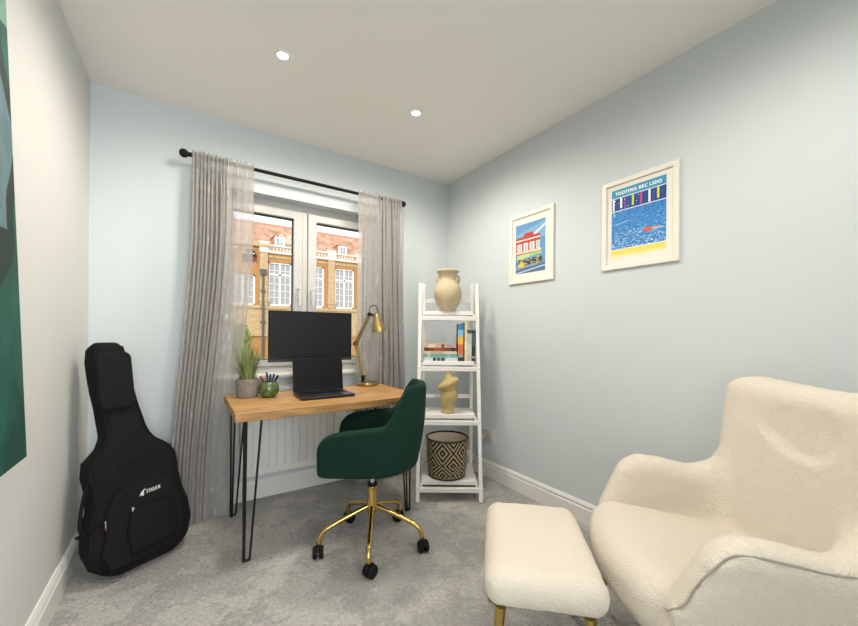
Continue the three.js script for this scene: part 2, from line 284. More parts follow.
// brass task lamp
{
  const o = [1.072, DT, -2.394], t = thing('desk_lamp', 'brass jointed desk lamp with a bell shade on the desk', 'lamp', o);
  const L = (a, y) => V(a * 0.832, y, a * 0.555);               // the arms fold in one upright plane
  obj('base', lathe([[0, 0], [0.07, 0], [0.074, 0.005], [0.074, 0.02], [0.07, 0.026], [0, 0.027]], 48), brass, t);
  const e0 = L(-0.03, 0.082), e1 = L(-0.083, 0.296), e2 = L(0.012, 0.506), e3 = L(0.05, 0.495);
  obj('pivot', [rod(L(-0.03, 0.025), L(-0.03, 0.06), 0.011), sphere(0.016, ...L(-0.03, 0.062).toArray())], black, t);
  const side = V(0.555, 0, -0.832).multiplyScalar(0.008);
  const across = V(0.832, 0.25, 0.555).multiplyScalar(0.0085), bar = (a, b, r) => [-1, 1].flatMap((i) => [-1, 1].map((k) => rod(a.clone().addScaledVector(side, i).addScaledVector(across, k), b.clone().addScaledVector(side, i).addScaledVector(across, k), r)));
  const low = obj('lower_arm', [...bar(e0, e1, 0.005), rod(L(-0.03, 0.06), e0, 0.012)], brass, t);
  const spr = []; const sa = L(-0.005, 0.09), sb = L(-0.05, 0.215); for (let i = 0; i <= 160; i++) { const s = i / 160, a = s * 6.283 * 20; spr.push(sa.clone().lerp(sb, s).add(V(Math.cos(a) * 0.006, 0, Math.sin(a) * 0.006))); }
  obj('spring', [tube(spr, 0.0014, 400, 5), rod(L(-0.033, 0.08), sa, 0.003), rod(sb, L(-0.062, 0.225), 0.003)], steel, low);
  obj('elbow', [rod(e1.clone().addScaledVector(side, 2), e1.clone().addScaledVector(side, -2), 0.018), sphere(0.01, e1.x, e1.y, e1.z)], brass, t);
  obj('upper_arm', [...bar(e1, e2, 0.0055), rod(e1, e2, 0.006)], brass, t);
  obj('shade_joint', [rod(e2, e3, 0.008), rod(e2.clone().addScaledVector(side, 2), e2.clone().addScaledVector(side, -2), 0.013)], black, t);
  const sh = new THREE.Group(); sh.name = 'shade'; t.add(sh); sh.position.copy(L(0.066, 0.468)); sh.rotation.set(0, -0.5877, 0); sh.rotateZ(0.16);
  obj('bell', lathe([[0.0, 0.045], [0.018, 0.045], [0.021, 0.04], [0.023, 0.012], [0.032, -0.012], [0.047, -0.055], [0.052, -0.09], [0.0505, -0.09], [0.045, -0.055], [0.03, -0.012], [0.02, 0.01], [0, 0.012]], 48), brass, sh);
  obj('bulb', [sphere(0.022, 0, -0.04, 0)], std(C(0.85, 0.84, 0.8), 0.3), sh);
  obj('cord', tube([L(0.012, 0.506), L(0.012, 0.545), L(0.035, 0.568), L(0.062, 0.558), L(0.072, 0.512)], 0.0032, 32, 8), black, t);
}
// ---------------------------------------------------------------- green swivel chair
const velvetBump = rep(fineNoise, 9);
const velvet = phys(C(0.0055, 0.028, 0.018), 0.9, { specularIntensity: 0.4, sheen: 0.6, sheenColor: C(0.03, 0.1, 0.07), sheenRoughness: 0.35, bumpMap: velvetBump, bumpScale: 0.001 });
{
  const t = thing('swivel_chair', 'dark green velvet tub chair on a gold five-star wheeled base', 'chair', [0.801, 0, -1.716], Math.atan2(-0.832, -0.555));
  const tub = (X, y, Z) => {
    const bk = sstep(0.02, -0.16, Z), low = clamp((0.86 - y) / 0.42, 0, 1);
    const z = Z - 0.045 * low * low * bk, x = X * (1 + 0.1 * clamp((0.64 - y) / 0.2, 0, 1));
    const zc = -0.03, R = 0.222, d = z > zc ? Math.abs(Math.abs(x) - R) : Math.abs(Math.hypot(x, z - zc) - R);
    const th = 0.027 - 0.006 * sstep(0.6, 0.85, y);
    const rim = 0.638 + 0.03 * sstep(0.2, -0.1, Z) + 0.178 * sstep(-0.075, -0.205, Z) - 0.1 * X * X;
    let q = smax(d - th, y - rim, 0.035);
    q = smax(q, Z - 0.23, 0.045);
    const corner = Math.hypot(Math.max(Z - 0.11, 0), Math.max(y - (rim - 0.125), 0)) - 0.123; q = smax(q, corner, 0.02);
    q = smax(q, 0.415 - y, 0.03);
    const inPlan = z > zc ? Math.abs(x) - R : Math.hypot(x, z - zc) - R;
    const pan = smax(smax(inPlan + 0.02, Math.abs(y - 0.447) - 0.03, 0.03), Z - 0.215, 0.03);
    return smin(q, pan, 0.02);
  };
  obj('shell', netsUV(tub, [-0.3, 0.38, -0.34], [0.3, 0.92, 0.27], 0.009), velvet, t);
  obj('seat_cushion', netsUV((x, y, z) => sdBox(x, y - 0.505 + 0.25 * x * x, z - 0.03, 0.195, 0.045, 0.195, 0.04), [-0.24, 0.42, -0.2], [0.24, 0.58, 0.27], 0.01), velvet, t);
  obj('seat_plate', bx(-0.09, 0.09, 0.405, 0.428, -0.1, 0.09, 0.006), black, t);
  obj('gas_lift', rod(V(0, 0.27, 0), V(0, 0.41, 0), 0.014), steel, t);
  obj('collar', [rod(V(0, 0.303, 0), V(0, 0.318, 0), 0.026, 0.022, 24)], black, t);
  obj('column', lathe([[0, 0.16], [0.022, 0.16], [0.029, 0.168], [0.03, 0.212], [0.024, 0.222], [0.023, 0.298], [0.021, 0.303], [0, 0.303]], 32), gold, t);
  const inv = -t.rotation.y;
  [[-0.257, -0.04], [-0.122, 0.228], [0.184, 0.187], [0.224, -0.118], [-0.027, -0.256]].forEach(([wx, wz]) => {
    const a0 = Math.atan2(wz, wx), r = 0.262, lx = Math.cos(a0) * Math.cos(inv) + Math.sin(a0) * Math.sin(inv), lz = -Math.cos(a0) * Math.sin(inv) + Math.sin(a0) * Math.cos(inv), D = (s, y) => V(lx * s, y, lz * s);
    obj('leg', tube([D(0.02, 0.2), D(0.1, 0.175), D(0.2, 0.138), D(0.24, 0.118), D(r - 0.003, 0.09), D(r, 0.062)], 0.0115, 40, 12), gold, t);
    const k = new THREE.Group(); k.name = 'caster'; t.add(k); k.position.copy(D(r + 0.004, 0)); k.rotation.y = a0 * 1.7 + 0.6;
    for (const s of [-1, 1]) obj('wheel', lathe([[0, -0.01], [0.023, -0.01], [0.029, -0.006], [0.029, 0.006], [0.023, 0.01], [0, 0.01]], 24).rotateZ(Math.PI / 2).translate(s * 0.015, 0.029, 0.012), black, k);
    obj('hood', [new THREE.CylinderGeometry(0.031, 0.031, 0.012, 24, 1, false, Math.PI * 0.1, Math.PI * 1.1).rotateZ(Math.PI / 2).translate(0, 0.031, 0.01), rod(V(0, 0.03, -0.004), V(0, 0.066, -0.004), 0.011)], black, k);
  });
}
// ---------------------------------------------------------------- ladder shelf in the corner
const SH = { pos: [1.407, 0, -1.862], turn: -0.5877 };
const shelfAt = (x, y, z) => V(x, y, z).applyAxisAngle(V(0, 1, 0), SH.turn).add(V(...SH.pos)).toArray();
const lean = (y) => -0.2138 * y;                                  // the front frame leans back
const tiers = [0.118, 0.529, 0.882, 1.234];
{
  const t = thing('ladder_shelf', 'white wooden ladder shelf with four tiers in the room corner', 'shelf', SH.pos, SH.turn);
  for (const s of [-1, 1]) {
    obj('front_leg', new RoundedBoxGeometry(0.024, 1.475, 0.024, 2, 0.003).rotateX(Math.atan(-0.2138)).translate(s * 0.203, 0.724, lean(0.724) - 0.006), whiteWood, t);
    obj('back_leg', bx(s * 0.178 - 0.012, s * 0.178 + 0.012, 0, 1.45, -0.395, -0.368, 0.003), whiteWood, t);
    tiers.forEach((y) => obj('side_rail', bx(s * 0.18 - 0.008, s * 0.18 + 0.008, y - 0.04, y - 0.01, -0.37, lean(y) - 0.012, 0.003), whiteWood, t));
  }
  tiers.forEach((y) => {
    obj('shelf_board', bx(-0.178, 0.178, y - 0.008, y + 0.008, -0.366, lean(y) - 0.028, 0.003), whiteWood, t);
    obj('shelf_lip', bx(-0.178, 0.178, y - 0.018, y + 0.0095, lean(y) - 0.03, lean(y) - 0.012, 0.003), whiteWood, t);
    obj('front_rail', bx(-0.216, 0.216, y - 0.058, y - 0.028, lean(y) - 0.008, lean(y) + 0.016, 0.003), whiteWood, t);
    obj('back_rail', bx(-0.178, 0.178, y + 0.075, y + 0.105, -0.392, -0.374, 0.003), whiteWood, t);
  });
}
// terracotta-cream amphora on the top tier
{
  const t = thing('amphora_vase', 'cream stoneware vase with two small handles on the top shelf', 'vase', shelfAt(-0.005, tiers[3] + 0.008, -0.31), SH.turn);
  const clay = tex(256, 256, (u, v) => { const n = 0.5 + 0.35 * tnoise(u, v, 12) + 0.3 * tnoise(u, v, 60, 2), b = sstep(0.2, 0.5, tnoise(u, v, 5, 7)); return [0.72 + 0.09 * n, 0.65 + 0.1 * n - 0.04 * b, 0.52 + 0.11 * n - 0.05 * b]; }, { srgb: true });
  const cm = std(C(0.95, 0.95, 0.95), 0.9, { map: clay, bumpMap: clay, bumpScale: 0.003 });
  obj('body', lathe([[0, 0], [0.056, 0], [0.062, 0.006], [0.06, 0.016], [0.078, 0.048], [0.095, 0.09], [0.101, 0.13], [0.096, 0.165], [0.082, 0.195], [0.064, 0.215], [0.058, 0.232], [0.059, 0.256], [0.068, 0.276], [0.079, 0.284], [0.08, 0.294], [0.074, 0.299], [0.065, 0.294], [0.05, 0.262], [0.05, 0.235], [0, 0.2]], 56), cm, t);
  for (const s of [-1, 1]) obj('handle', tube([V(s * 0.058, 0.256, 0), V(s * 0.07, 0.257, 0), V(s * 0.079, 0.245, 0), V(s * 0.08, 0.226, 0), V(s * 0.072, 0.204, 0)], 0.0085, 24, 10), cm, t);
}
// books on the third tier
{
  const y0 = tiers[2] + 0.008, z0 = lean(tiers[2]) - 0.036;
  const paper = std(C(0.78, 0.75, 0.67), 0.9);
  const bookMat = (bands) => std(C(1, 1, 1), 0.55, { map: canvasTex(128, 16, (g, w, h) => { for (const [a, b, col] of bands) { g.fillStyle = col; g.fillRect(a * w, 0, (b - a) * w + 1, h); } }) });
  function book(label, l, w, th, bands, place, group) {           // local: spine faces +z, length along x, thickness along y
    const t = thing('book', label, 'book', [0, 0, 0], SH.turn, group), m = bookMat(bands);
    const k = 0.0018, sp = new THREE.PlaneGeometry(l, th); 
    const cover = obj('cover', [new RoundedBoxGeometry(l, k, w, 2, k / 2.1).translate(0, k / 2, -w / 2), new RoundedBoxGeometry(l, k, w, 2, k / 2.1).translate(0, th - k / 2, -w / 2)], std(new THREE.Color(bands[0][2]), 0.55), t);
    obj('spine', sp.translate(0, th / 2, 0.0004), m, t); obj('spine_back', bx(-l / 2, l / 2, 0.0005, th - 0.0005, -0.0022, 0), cover.material, t);
    obj('page_block', bx(-l / 2 + 0.003, l / 2 - 0.003, k, th - k, -w + 0.003, -0.002), paper, t);
    place(t); return t;
  }
  let y = y0;
  const stack = [
    ['lowest book of the flat stack, white spine with dark marks', 0.243, 0.024, [[0, 1, '#c9cbd6'], [0.28, 0.36, '#33363f'], [0.4, 0.47, '#2c2f36'], [0.5, 0.62, '#474b55']], 0.002],
    ['teal hardback lying second from bottom of the flat stack', 0.236, 0.027, [[0, 1, '#6fa096'], [0.12, 0.2, '#9cc0b6'], [0.7, 0.78, '#88b2a8']], 0.0],
    ['cream paperback in the middle of the flat stack', 0.23, 0.017, [[0, 1, '#cfc6ae'], [0.2, 0.6, '#b8ad92']], 0.001],
    ['orange and brown book lying second from top of the flat stack', 0.222, 0.024, [[0, 1, '#8e3a22'], [0, 0.12, '#5c2416'], [0.3, 0.62, '#b9562c'], [0.85, 1, '#4a2018']], -0.003],
    ['pinkish cream book on top of the flat stack', 0.214, 0.026, [[0, 1, '#c3a591'], [0.1, 0.3, '#d9c6b2'], [0.52, 0.6, '#5b4a44'], [0.66, 0.9, '#a9958c']], 0.004],
  ];
  for (const [label, l, th, bands, dx] of stack) { const yy = y; book(label, l, 0.16, th, bands, (t) => t.position.set(...shelfAt(-0.058 + dx, yy, z0 + dx)), 'books lying flat on the third tier'); y += th + 0.0004; }
  const up = [
    ['tall paperback with blue, yellow and red spine standing beside the flat stack', 0.262, 0.037, [[0, 0.1, '#23262b'], [0.1, 0.18, '#8c8f94'], [0.18, 0.45, '#c96a3e'], [0.45, 0.66, '#e6b53c'], [0.66, 0.84, '#7fb4d6'], [0.84, 1, '#2f78a8']]],
    ['narrow dark book standing behind the yellow spine', 0.27, 0.009, [[0, 1, '#2d3136']]],
    ['slim pale yellow book standing upright', 0.272, 0.016, [[0, 1, '#d9cfa0'], [0.3, 0.5, '#e7dfc0']]],
    ['light grey paperback standing upright', 0.232, 0.032, [[0, 1, '#b6b7b0'], [0.84, 0.95, '#3f4247'], [0.2, 0.5, '#c9c9c2']]],
    ['black book standing at the end of the row', 0.217, 0.026, [[0, 1, '#23272b'], [0.5, 0.9, '#41505a'], [0.1, 0.16, '#9a9a92']]],
  ];
  let x = 0.0645;
  for (const [label, l, th, bands] of up) { const xx = x + th; book(label, l, 0.15, th, bands, (t) => { t.position.set(...shelfAt(xx, y0 + l / 2, z0 + 0.004)); t.rotateZ(Math.PI / 2); }, 'books standing on the third tier'); x += th + 0.0006; }
}
// ochre curvy vase
{
  const t = thing('wavy_vase', 'ochre abstract curvy vase on the second shelf from the floor', 'vase', shelfAt(-0.003, tiers[1] + 0.008, -0.18), SH.turn);
  const P = [[0, 0, 0.03], [0.003, 0, 0.043], [0.03, 0, 0.041], [0.07, -0.002, 0.048], [0.105, 0.0, 0.058], [0.13, 0.006, 0.061], [0.15, 0.008, 0.056], [0.17, 0.004, 0.048], [0.187, -0.002, 0.052], [0.203, -0.01, 0.064], [0.222, -0.004, 0.072], [0.24, 0.006, 0.066], [0.258, 0.01, 0.048], [0.275, 0.006, 0.03], [0.29, 0.002, 0.021], [0.31, 0.001, 0.0165], [0.322, 0.001, 0.0175], [0.324, 0.001, 0.013], [0.31, 0.001, 0.011], [0.3, 0.001, 0.001]];
  const cx = new THREE.CatmullRomCurve3(P.map(([y, c, r]) => V(c, y, r))), N = 110, M = 44, pos = [], ind = [], uv = [];
  for (let i = 0; i <= N; i++) { const q = cx.getPoint(i / N); for (let j = 0; j <= M; j++) { const a = j / M * 6.28318; pos.push(q.x + Math.cos(a) * q.z, q.y * 0.9 + Math.cos(a) * q.z * (q.y > 0.17 && q.y < 0.27 ? 0.28 : 0), Math.sin(a) * q.z * 0.8); uv.push(j / M, q.y * 3); } }
  for (let i = 0; i < N; i++) for (let j = 0; j < M; j++) { const a = i * (M + 1) + j, b = a + M + 1; ind.push(a, b, a + 1, b, b + 1, a + 1); }
  const g = new THREE.BufferGeometry(); g.setAttribute('position', new THREE.Float32BufferAttribute(pos, 3)); g.setAttribute('uv', new THREE.Float32BufferAttribute(uv, 2)); g.setIndex(ind); g.computeVertexNormals();
  obj('body', g, std(C(0.47, 0.35, 0.15), 0.75, { bumpMap: rep(fineNoise, 2), bumpScale: 0.0012, side: THREE.DoubleSide }), t);
}
// patterned basket
{
  const t = thing('woven_basket', 'beige basket with black diamond pattern on the lowest shelf', 'basket', shelfAt(-0.01, tiers[0] + 0.008, -0.148), SH.turn);
  const pat = tex(1024, 512, (u, v, X, Y) => {
    const a = Math.abs(((u * 6 + 0.25) % 1) - 0.5) * 2, b = Math.abs(((v * 2.3 + 0.1) % 1) - 0.5) * 2, d = a + b, s = d < 1 ? d : 2 - d;
    const f = s * 2.5 + 0.2, line = (f % 1) > 0.47, w = 0.06 * (((X >> 2) + (Y >> 2)) % 2) + 0.08 * rnd(); const k = line ? 0 : 1;
    return k ? [0.78 - w, 0.7 - w, 0.57 - w] : [0.08 + w * 0.4, 0.07 + w * 0.4, 0.07 + w * 0.4];
  }, { srgb: true });
  const wv = tex(256, 256, (u, v, X, Y) => 0.5 + 0.4 * Math.sin(X * 0.4) * Math.sin(Y * 0.4));
  obj('side', lathe([[0.118, 0.004], [0.126, 0.02], [0.135, 0.12], [0.139, 0.254]], 72), std(C(0.85, 0.85, 0.85), 0.9, { map: pat, bumpMap: wv, bumpScale: 0.001 }), t);
  obj('rim', new THREE.TorusGeometry(0.138, 0.0065, 10, 64).rotateX(Math.PI / 2).translate(0, 0.256, 0), std(C(0.02, 0.018, 0.016), 0.85), t);
  obj('bottom_edge', [new THREE.TorusGeometry(0.12, 0.006, 10, 64).rotateX(Math.PI / 2).translate(0, 0.007, 0), new THREE.CylinderGeometry(0.12, 0.12, 0.006, 48).translate(0, 0.004, 0)], std(C(0.03, 0.026, 0.024), 0.85), t);
  obj('lining', lathe([[0, 0.012], [0.118, 0.012], [0.131, 0.12], [0.134, 0.252]], 48), std(C(0.72, 0.63, 0.5), 0.95, { side: THREE.DoubleSide }), t);
}
// ---------------------------------------------------------------- wall socket with its cable
{
  const t = thing('wall_socket', 'white double socket low on the wall behind the ladder shelf', 'socket', [XR, 0.318, -2.08]);
  obj('plate', bx(-0.011, 0, -0.043, 0.043, -0.073, 0.073, 0.004), upvc, t);
  for (const s of [-1, 1]) { obj('switch', bx(-0.015, -0.01, 0.008, 0.03, s * 0.05 - 0.007, s * 0.05 + 0.007, 0.001), upvc, t); obj('pin_holes', [bx(-0.0116, -0.0105, -0.012, -0.004, s * 0.03 - 0.0022, s * 0.03 + 0.0022), bx(-0.0116, -0.0105, -0.03, -0.026, s * 0.03 - 0.013, s * 0.03 - 0.006), bx(-0.0116, -0.0105, -0.03, -0.026, s * 0.03 + 0.006, s * 0.03 + 0.013)], gasket, t); }
}
{
  const t = thing('power_cable', 'grey power cable and plug hanging below the double socket', 'cable', [XR, 0, -2.11]);
  obj('plug', bx(-0.045, -0.0115, 0.275, 0.32, -0.025, 0.022, 0.006), upvc, t);
  obj('lead', tube([V(-0.03, 0.28, 0), V(-0.035, 0.2, -0.02), V(-0.03, 0.09, -0.07), V(-0.04, 0.01, -0.16), V(-0.09, 0.006, -0.3)], 0.0035, 40, 8), std(C(0.35, 0.35, 0.34), 0.5), t);
}
// ---------------------------------------------------------------- framed prints on the right wall
const frameCream = std(C(0.8, 0.76, 0.68), 0.45), matCard = std(C(0.8, 0.765, 0.69), 0.9);
const glassFront = phys(C(1, 1, 1), 0.02, { transmission: 1, thickness: 0, ior: 1.45, specularIntensity: 0.008 });
function picture(label, z0, z1, y0, y1, print, inset) {
  const w = z1 - z0, h = y1 - y0, t = thing('framed_print', label, 'picture', [XR, y0, (z0 + z1) / 2], -Math.PI / 2, 'framed prints on the pale blue wall');
  // local: x runs along the wall towards the window as seen from the room's left to right, z out of the wall
  const fw = 0.026, s = new THREE.Shape([[-w / 2, 0], [w / 2, 0], [w / 2, h], [-w / 2, h]].map((p) => new THREE.Vector2(...p)));
  s.holes.push(new THREE.Path([[-w / 2 + fw, fw], [-w / 2 + fw, h - fw], [w / 2 - fw, h - fw], [w / 2 - fw, fw]].map((p) => new THREE.Vector2(...p))));
  obj('frame', new THREE.ExtrudeGeometry(s, { depth: 0.008, bevelThickness: 0.004, bevelSize: 0.004, bevelOffset: -0.004, bevelSegments: 3 }).translate(0, 0, 0.004), frameCream, t);
  obj('mount', bx(-w / 2 + fw, w / 2 - fw, fw, h - fw, 0.001, 0.005), matCard, t);
  const [l, r, b, tp] = inset, pw = w - l - r, ph = h - b - tp;
  obj('print', new THREE.PlaneGeometry(pw, ph).translate((l - r) / 2, b + ph / 2, 0.0056), std(C(1, 1, 1), 0.7, { map: print }), t);
  obj('glass', new THREE.PlaneGeometry(w - 2 * fw, h - 2 * fw).translate(0, h / 2, 0.009), glassFront, t);
  return t;
}
const lido = canvasTex(540, 760, (g, w, h) => {
  g.fillStyle = '#2f7fc4'; g.fillRect(0, 0, w, h);
  g.fillStyle = '#3a93b8'; g.fillRect(0, 0, w, 90);
  g.fillStyle = '#1d4f9b'; g.fillRect(0, 92, w, 160);
  const cols = ['#e8e6df', '#1b3f86', '#f0efe8', '#7f4aa0', '#274a9a', '#c9d23a', '#24479a', '#c7467a', '#1f4590', '#e9e7e0', '#274a9a', '#d9d92f', '#21478f'];
  cols.forEach((c, i) => { const x = 10 + i * 40.5; g.fillStyle = c; g.fillRect(x, 104, 22, 128 - (i % 3) * 8); g.fillStyle = '#122f6b'; g.fillRect(x + 27, 104, 9, 138); });
  g.fillStyle = '#dfe9ee'; g.fillRect(0, 92, w, 9); g.fillRect(0, 238, w, 10);
  for (let i = 0; i < 3400; i++) { const y = 252 + Math.pow(rnd(), 0.8) * 420, x = rr(0, w), k = (y - 252) / 420; g.fillStyle = ['#1f62ae', '#4c9bd6', '#2a74bf', '#6fb4df', '#eaf3f6', '#184f98'][Math.floor(rr(0, k > 0.55 ? 5.4 : 4.25))]; g.fillRect(x, y, rr(4, 9 + 14 * k), rr(2, 3 + 4 * k)); }
  cols.forEach((c, i) => { if (i % 2 || i === 2) return; g.fillStyle = c; for (let k = 0; k < 5; k++) g.fillRect(16 + i * 40 + rr(-4, 4), 254 + k * 11, rr(10, 22), 5); });
  g.strokeStyle = '#e9f1f4'; g.lineWidth = 4; g.beginPath(); g.moveTo(40, 400); g.lineTo(180, 372); g.stroke();
  g.fillStyle = '#e2552e'; g.beginPath(); g.ellipse(375, 515, 44, 22, -0.1, 0, 7); g.fill(); g.fillStyle = '#f08a5a'; g.fillRect(400, 505, 90, 9); g.fillStyle = '#f3f5f5'; g.fillRect(280, 528, 40, 5); g.fillRect(420, 520, 100, 5);
  g.fillStyle = '#f0f1ee'; g.fillRect(0, 672, w, 8); g.fillStyle = '#efd66a'; g.fillRect(0, 680, w, 80); g.fillStyle = '#f3e39a'; g.fillRect(0, 735, w, 25);
  g.fillStyle = '#f4f6f4'; g.font = 'bold 50px sans-serif'; g.textAlign = 'center'; g.textBaseline = 'middle'; g.fillText('TOOTING BEC LIDO', w / 2, 48, w - 30);
});
const shopfront = canvasTex(480, 760, (g, w, h) => {
  g.fillStyle = '#5f93c0'; g.fillRect(0, 0, w, h);
  g.fillStyle = '#7aa9cd'; g.beginPath(); g.moveTo(0, 150); g.lineTo(w, 30); g.lineTo(w, 260); g.lineTo(0, 260); g.fill();
  g.fillStyle = '#d6e2ea'; g.beginPath(); g.moveTo(300, 180); g.lineTo(w, 70); g.lineTo(w, 100); g.lineTo(320, 205); g.fill();
  g.fillStyle = '#b8413a'; g.fillRect(0, 200, 400, 270); g.fillRect(140, 150, 150, 60);
  g.fillStyle = '#ece3d2'; g.fillRect(0, 240, 400, 20); g.fillRect(0, 300, 400, 120);
  for (let i = 0; i < 4; i++) { g.fillStyle = '#c04a40'; g.fillRect(6 + i * 102, 296, 26, 130); g.fillStyle = '#9db6c8'; g.fillRect(48 + i * 102, 310, 42, 104); g.fillStyle = '#f2eee6'; g.fillRect(67 + i * 102, 310, 4, 104); }
  g.fillStyle = '#e9dcc0'; g.fillRect(0, 425, 420, 24); g.fillStyle = '#b5392f'; g.fillRect(0, 449, 420, 12);
  g.fillStyle = '#b9cf8e'; g.beginPath(); g.moveTo(30, 470); g.lineTo(220, 462); g.lineTo(245, 520); g.lineTo(20, 545); g.fill(); g.fillStyle = '#9fbf78'; g.beginPath(); g.moveTo(225, 462); g.lineTo(410, 450); g.lineTo(430, 500); g.lineTo(250, 520); g.fill();
  g.fillStyle = '#2b3238'; g.fillRect(20, 545, 410, 90);
  for (let i = 0; i < 150; i++) { g.fillStyle = ['#c5d38a', '#7c8f4e', '#d8b94a', '#8a3b32', '#ccd6d8', '#3d5a46'][i % 6]; g.fillRect(rr(20, 420), rr(530, 650), rr(6, 26), rr(6, 18)); }
  g.fillStyle = '#d9c441'; g.fillRect(60, 600, 90, 60);
  g.fillStyle = '#8f989f'; g.fillRect(0, 660, w, 40); g.fillStyle = '#4d6f96'; g.beginPath(); g.moveTo(0, 700); g.lineTo(w, 640); g.lineTo(w, h); g.lineTo(0, h); g.fill();
  g.fillStyle = '#c9dbe6'; g.beginPath(); g.moveTo(0, 742); g.lineTo(w, 676); g.lineTo(w, 690); g.lineTo(0, 760); g.fill();
});
picture('cream framed shop-front print nearer the window', -1.843, -1.468, 1.43, 1.905, shopfront, [0.055, 0.068, 0.068, 0.07]);
picture('cream framed blue swimming pool print with TOOTING BEC LIDO lettering', -1.15, -0.77, 1.433, 1.909, lido, [0.052, 0.058, 0.066, 0.05]);
// ---------------------------------------------------------------- unframed canvas on the left wall
{
  const paint = tex(512, 768, (u, v) => {                       // u from the window end, v upwards
    u = 1 - u; const n = perlin.noise(u * 5, v * 7, 1), m = perlin.noise(u * 22, v * 9 + n * 3, 4), d = Math.hypot((u - 0.42) * 0.9, (v - 0.62) * 1.1) + 0.05 * n, s = 0.05 * m;
    if (d < 0.2) return [0.62 + s, 0.6 + s, 0.48 + s];
    if (d < 0.27) return [0.06 + s, 0.09 + s, 0.08 + s];
    if (d < 0.36 && v > 0.45) return [0.36 + s, 0.47 + s, 0.5 + s];
    if (d < 0.41) return [0.05 + s, 0.16 + s, 0.14 + s];
    if (v > 0.86 + 0.1 * n) return [0.45 + s, 0.62 + s, 0.53 + s];
    return [0.02 + s * 0.6, 0.3 + 0.14 * n + s, 0.25 + 0.11 * n + s];
  }, { srgb: true, repeat: false });
  const t = thing('canvas_painting', 'large green abstract painting on canvas on the left wall', 'painting', [-0.367, 0.733, -1.464]);
  const hgt = 1.36, w = 0.95; t.rotation.z = Math.atan2(0.046, 1.25);
  const edge = std(C(0.02, 0.1, 0.08), 0.8);
  obj('stretcher', bx(-0.012, -0.0008, 0, hgt, 0, w, 0.002), edge, t);
  obj('painted_face', new THREE.PlaneGeometry(w, hgt).rotateY(Math.PI / 2).translate(0, hgt / 2, w / 2), std(C(1, 1, 1), 0.65, { map: paint, bumpMap: paint, bumpScale: 0.001, side: THREE.DoubleSide }), t);
}
// ---------------------------------------------------------------- curtain rail and curtains
const RY = 2.102, RZ = -2.514;
{
  const t = thing('curtain_rail', 'black curtain rod with round finials above the window', 'curtain rod', [0, RY, RZ]);
  obj('rod', rod(V(0.0, 0, 0), V(1.4, 0, 0), 0.011, 0.011, 20).translate(0, 0, 0), black, t);
  for (const [x, s] of [[-0.017, -1], [1.418, 1]]) obj('finial', [sphere(0.024, x, 0, 0, 24), rod(V(x - s * 0.045, 0, 0), V(x - s * 0.018, 0, 0), 0.0125, 0.0125, 18)], black, t);
  for (const x of [0.05, 1.36]) obj('bracket', [rod(V(x, -0.012, 0), V(x, -0.012, ZB - RZ + 0.002), 0.006), rod(V(x, -0.012, ZB - RZ), V(x, -0.012, ZB - RZ + 0.008), 0.02, 0.02, 20)], black, t);
}
const linen = tex(1024, 512, (u, v, X, Y) => {
  const str = tnoise(u, 0.3, 170, 1) * 0.7 + tnoise(u, 0.7, 60, 4) * 0.5, sl = tnoise(u, v, 24, 8), w = rnd() * 0.12, hor = tnoise(0.2, v, 150, 6) * 0.35, pale = sstep(0.38, 0.5, tnoise(u, v * 0.15, 46, 12));
  const k = 0.64 + 0.1 * str + 0.05 * sl + 0.06 * hor + w + 0.18 * pale; return [k, k * 0.98, k * 0.96];
}, { srgb: true });
const linenCloth = phys(C(0.98, 0.97, 0.97), 0.95, { map: linen, transmission: 0.3, thickness: 0, side: THREE.DoubleSide, transparent: true, opacity: 0.66 });
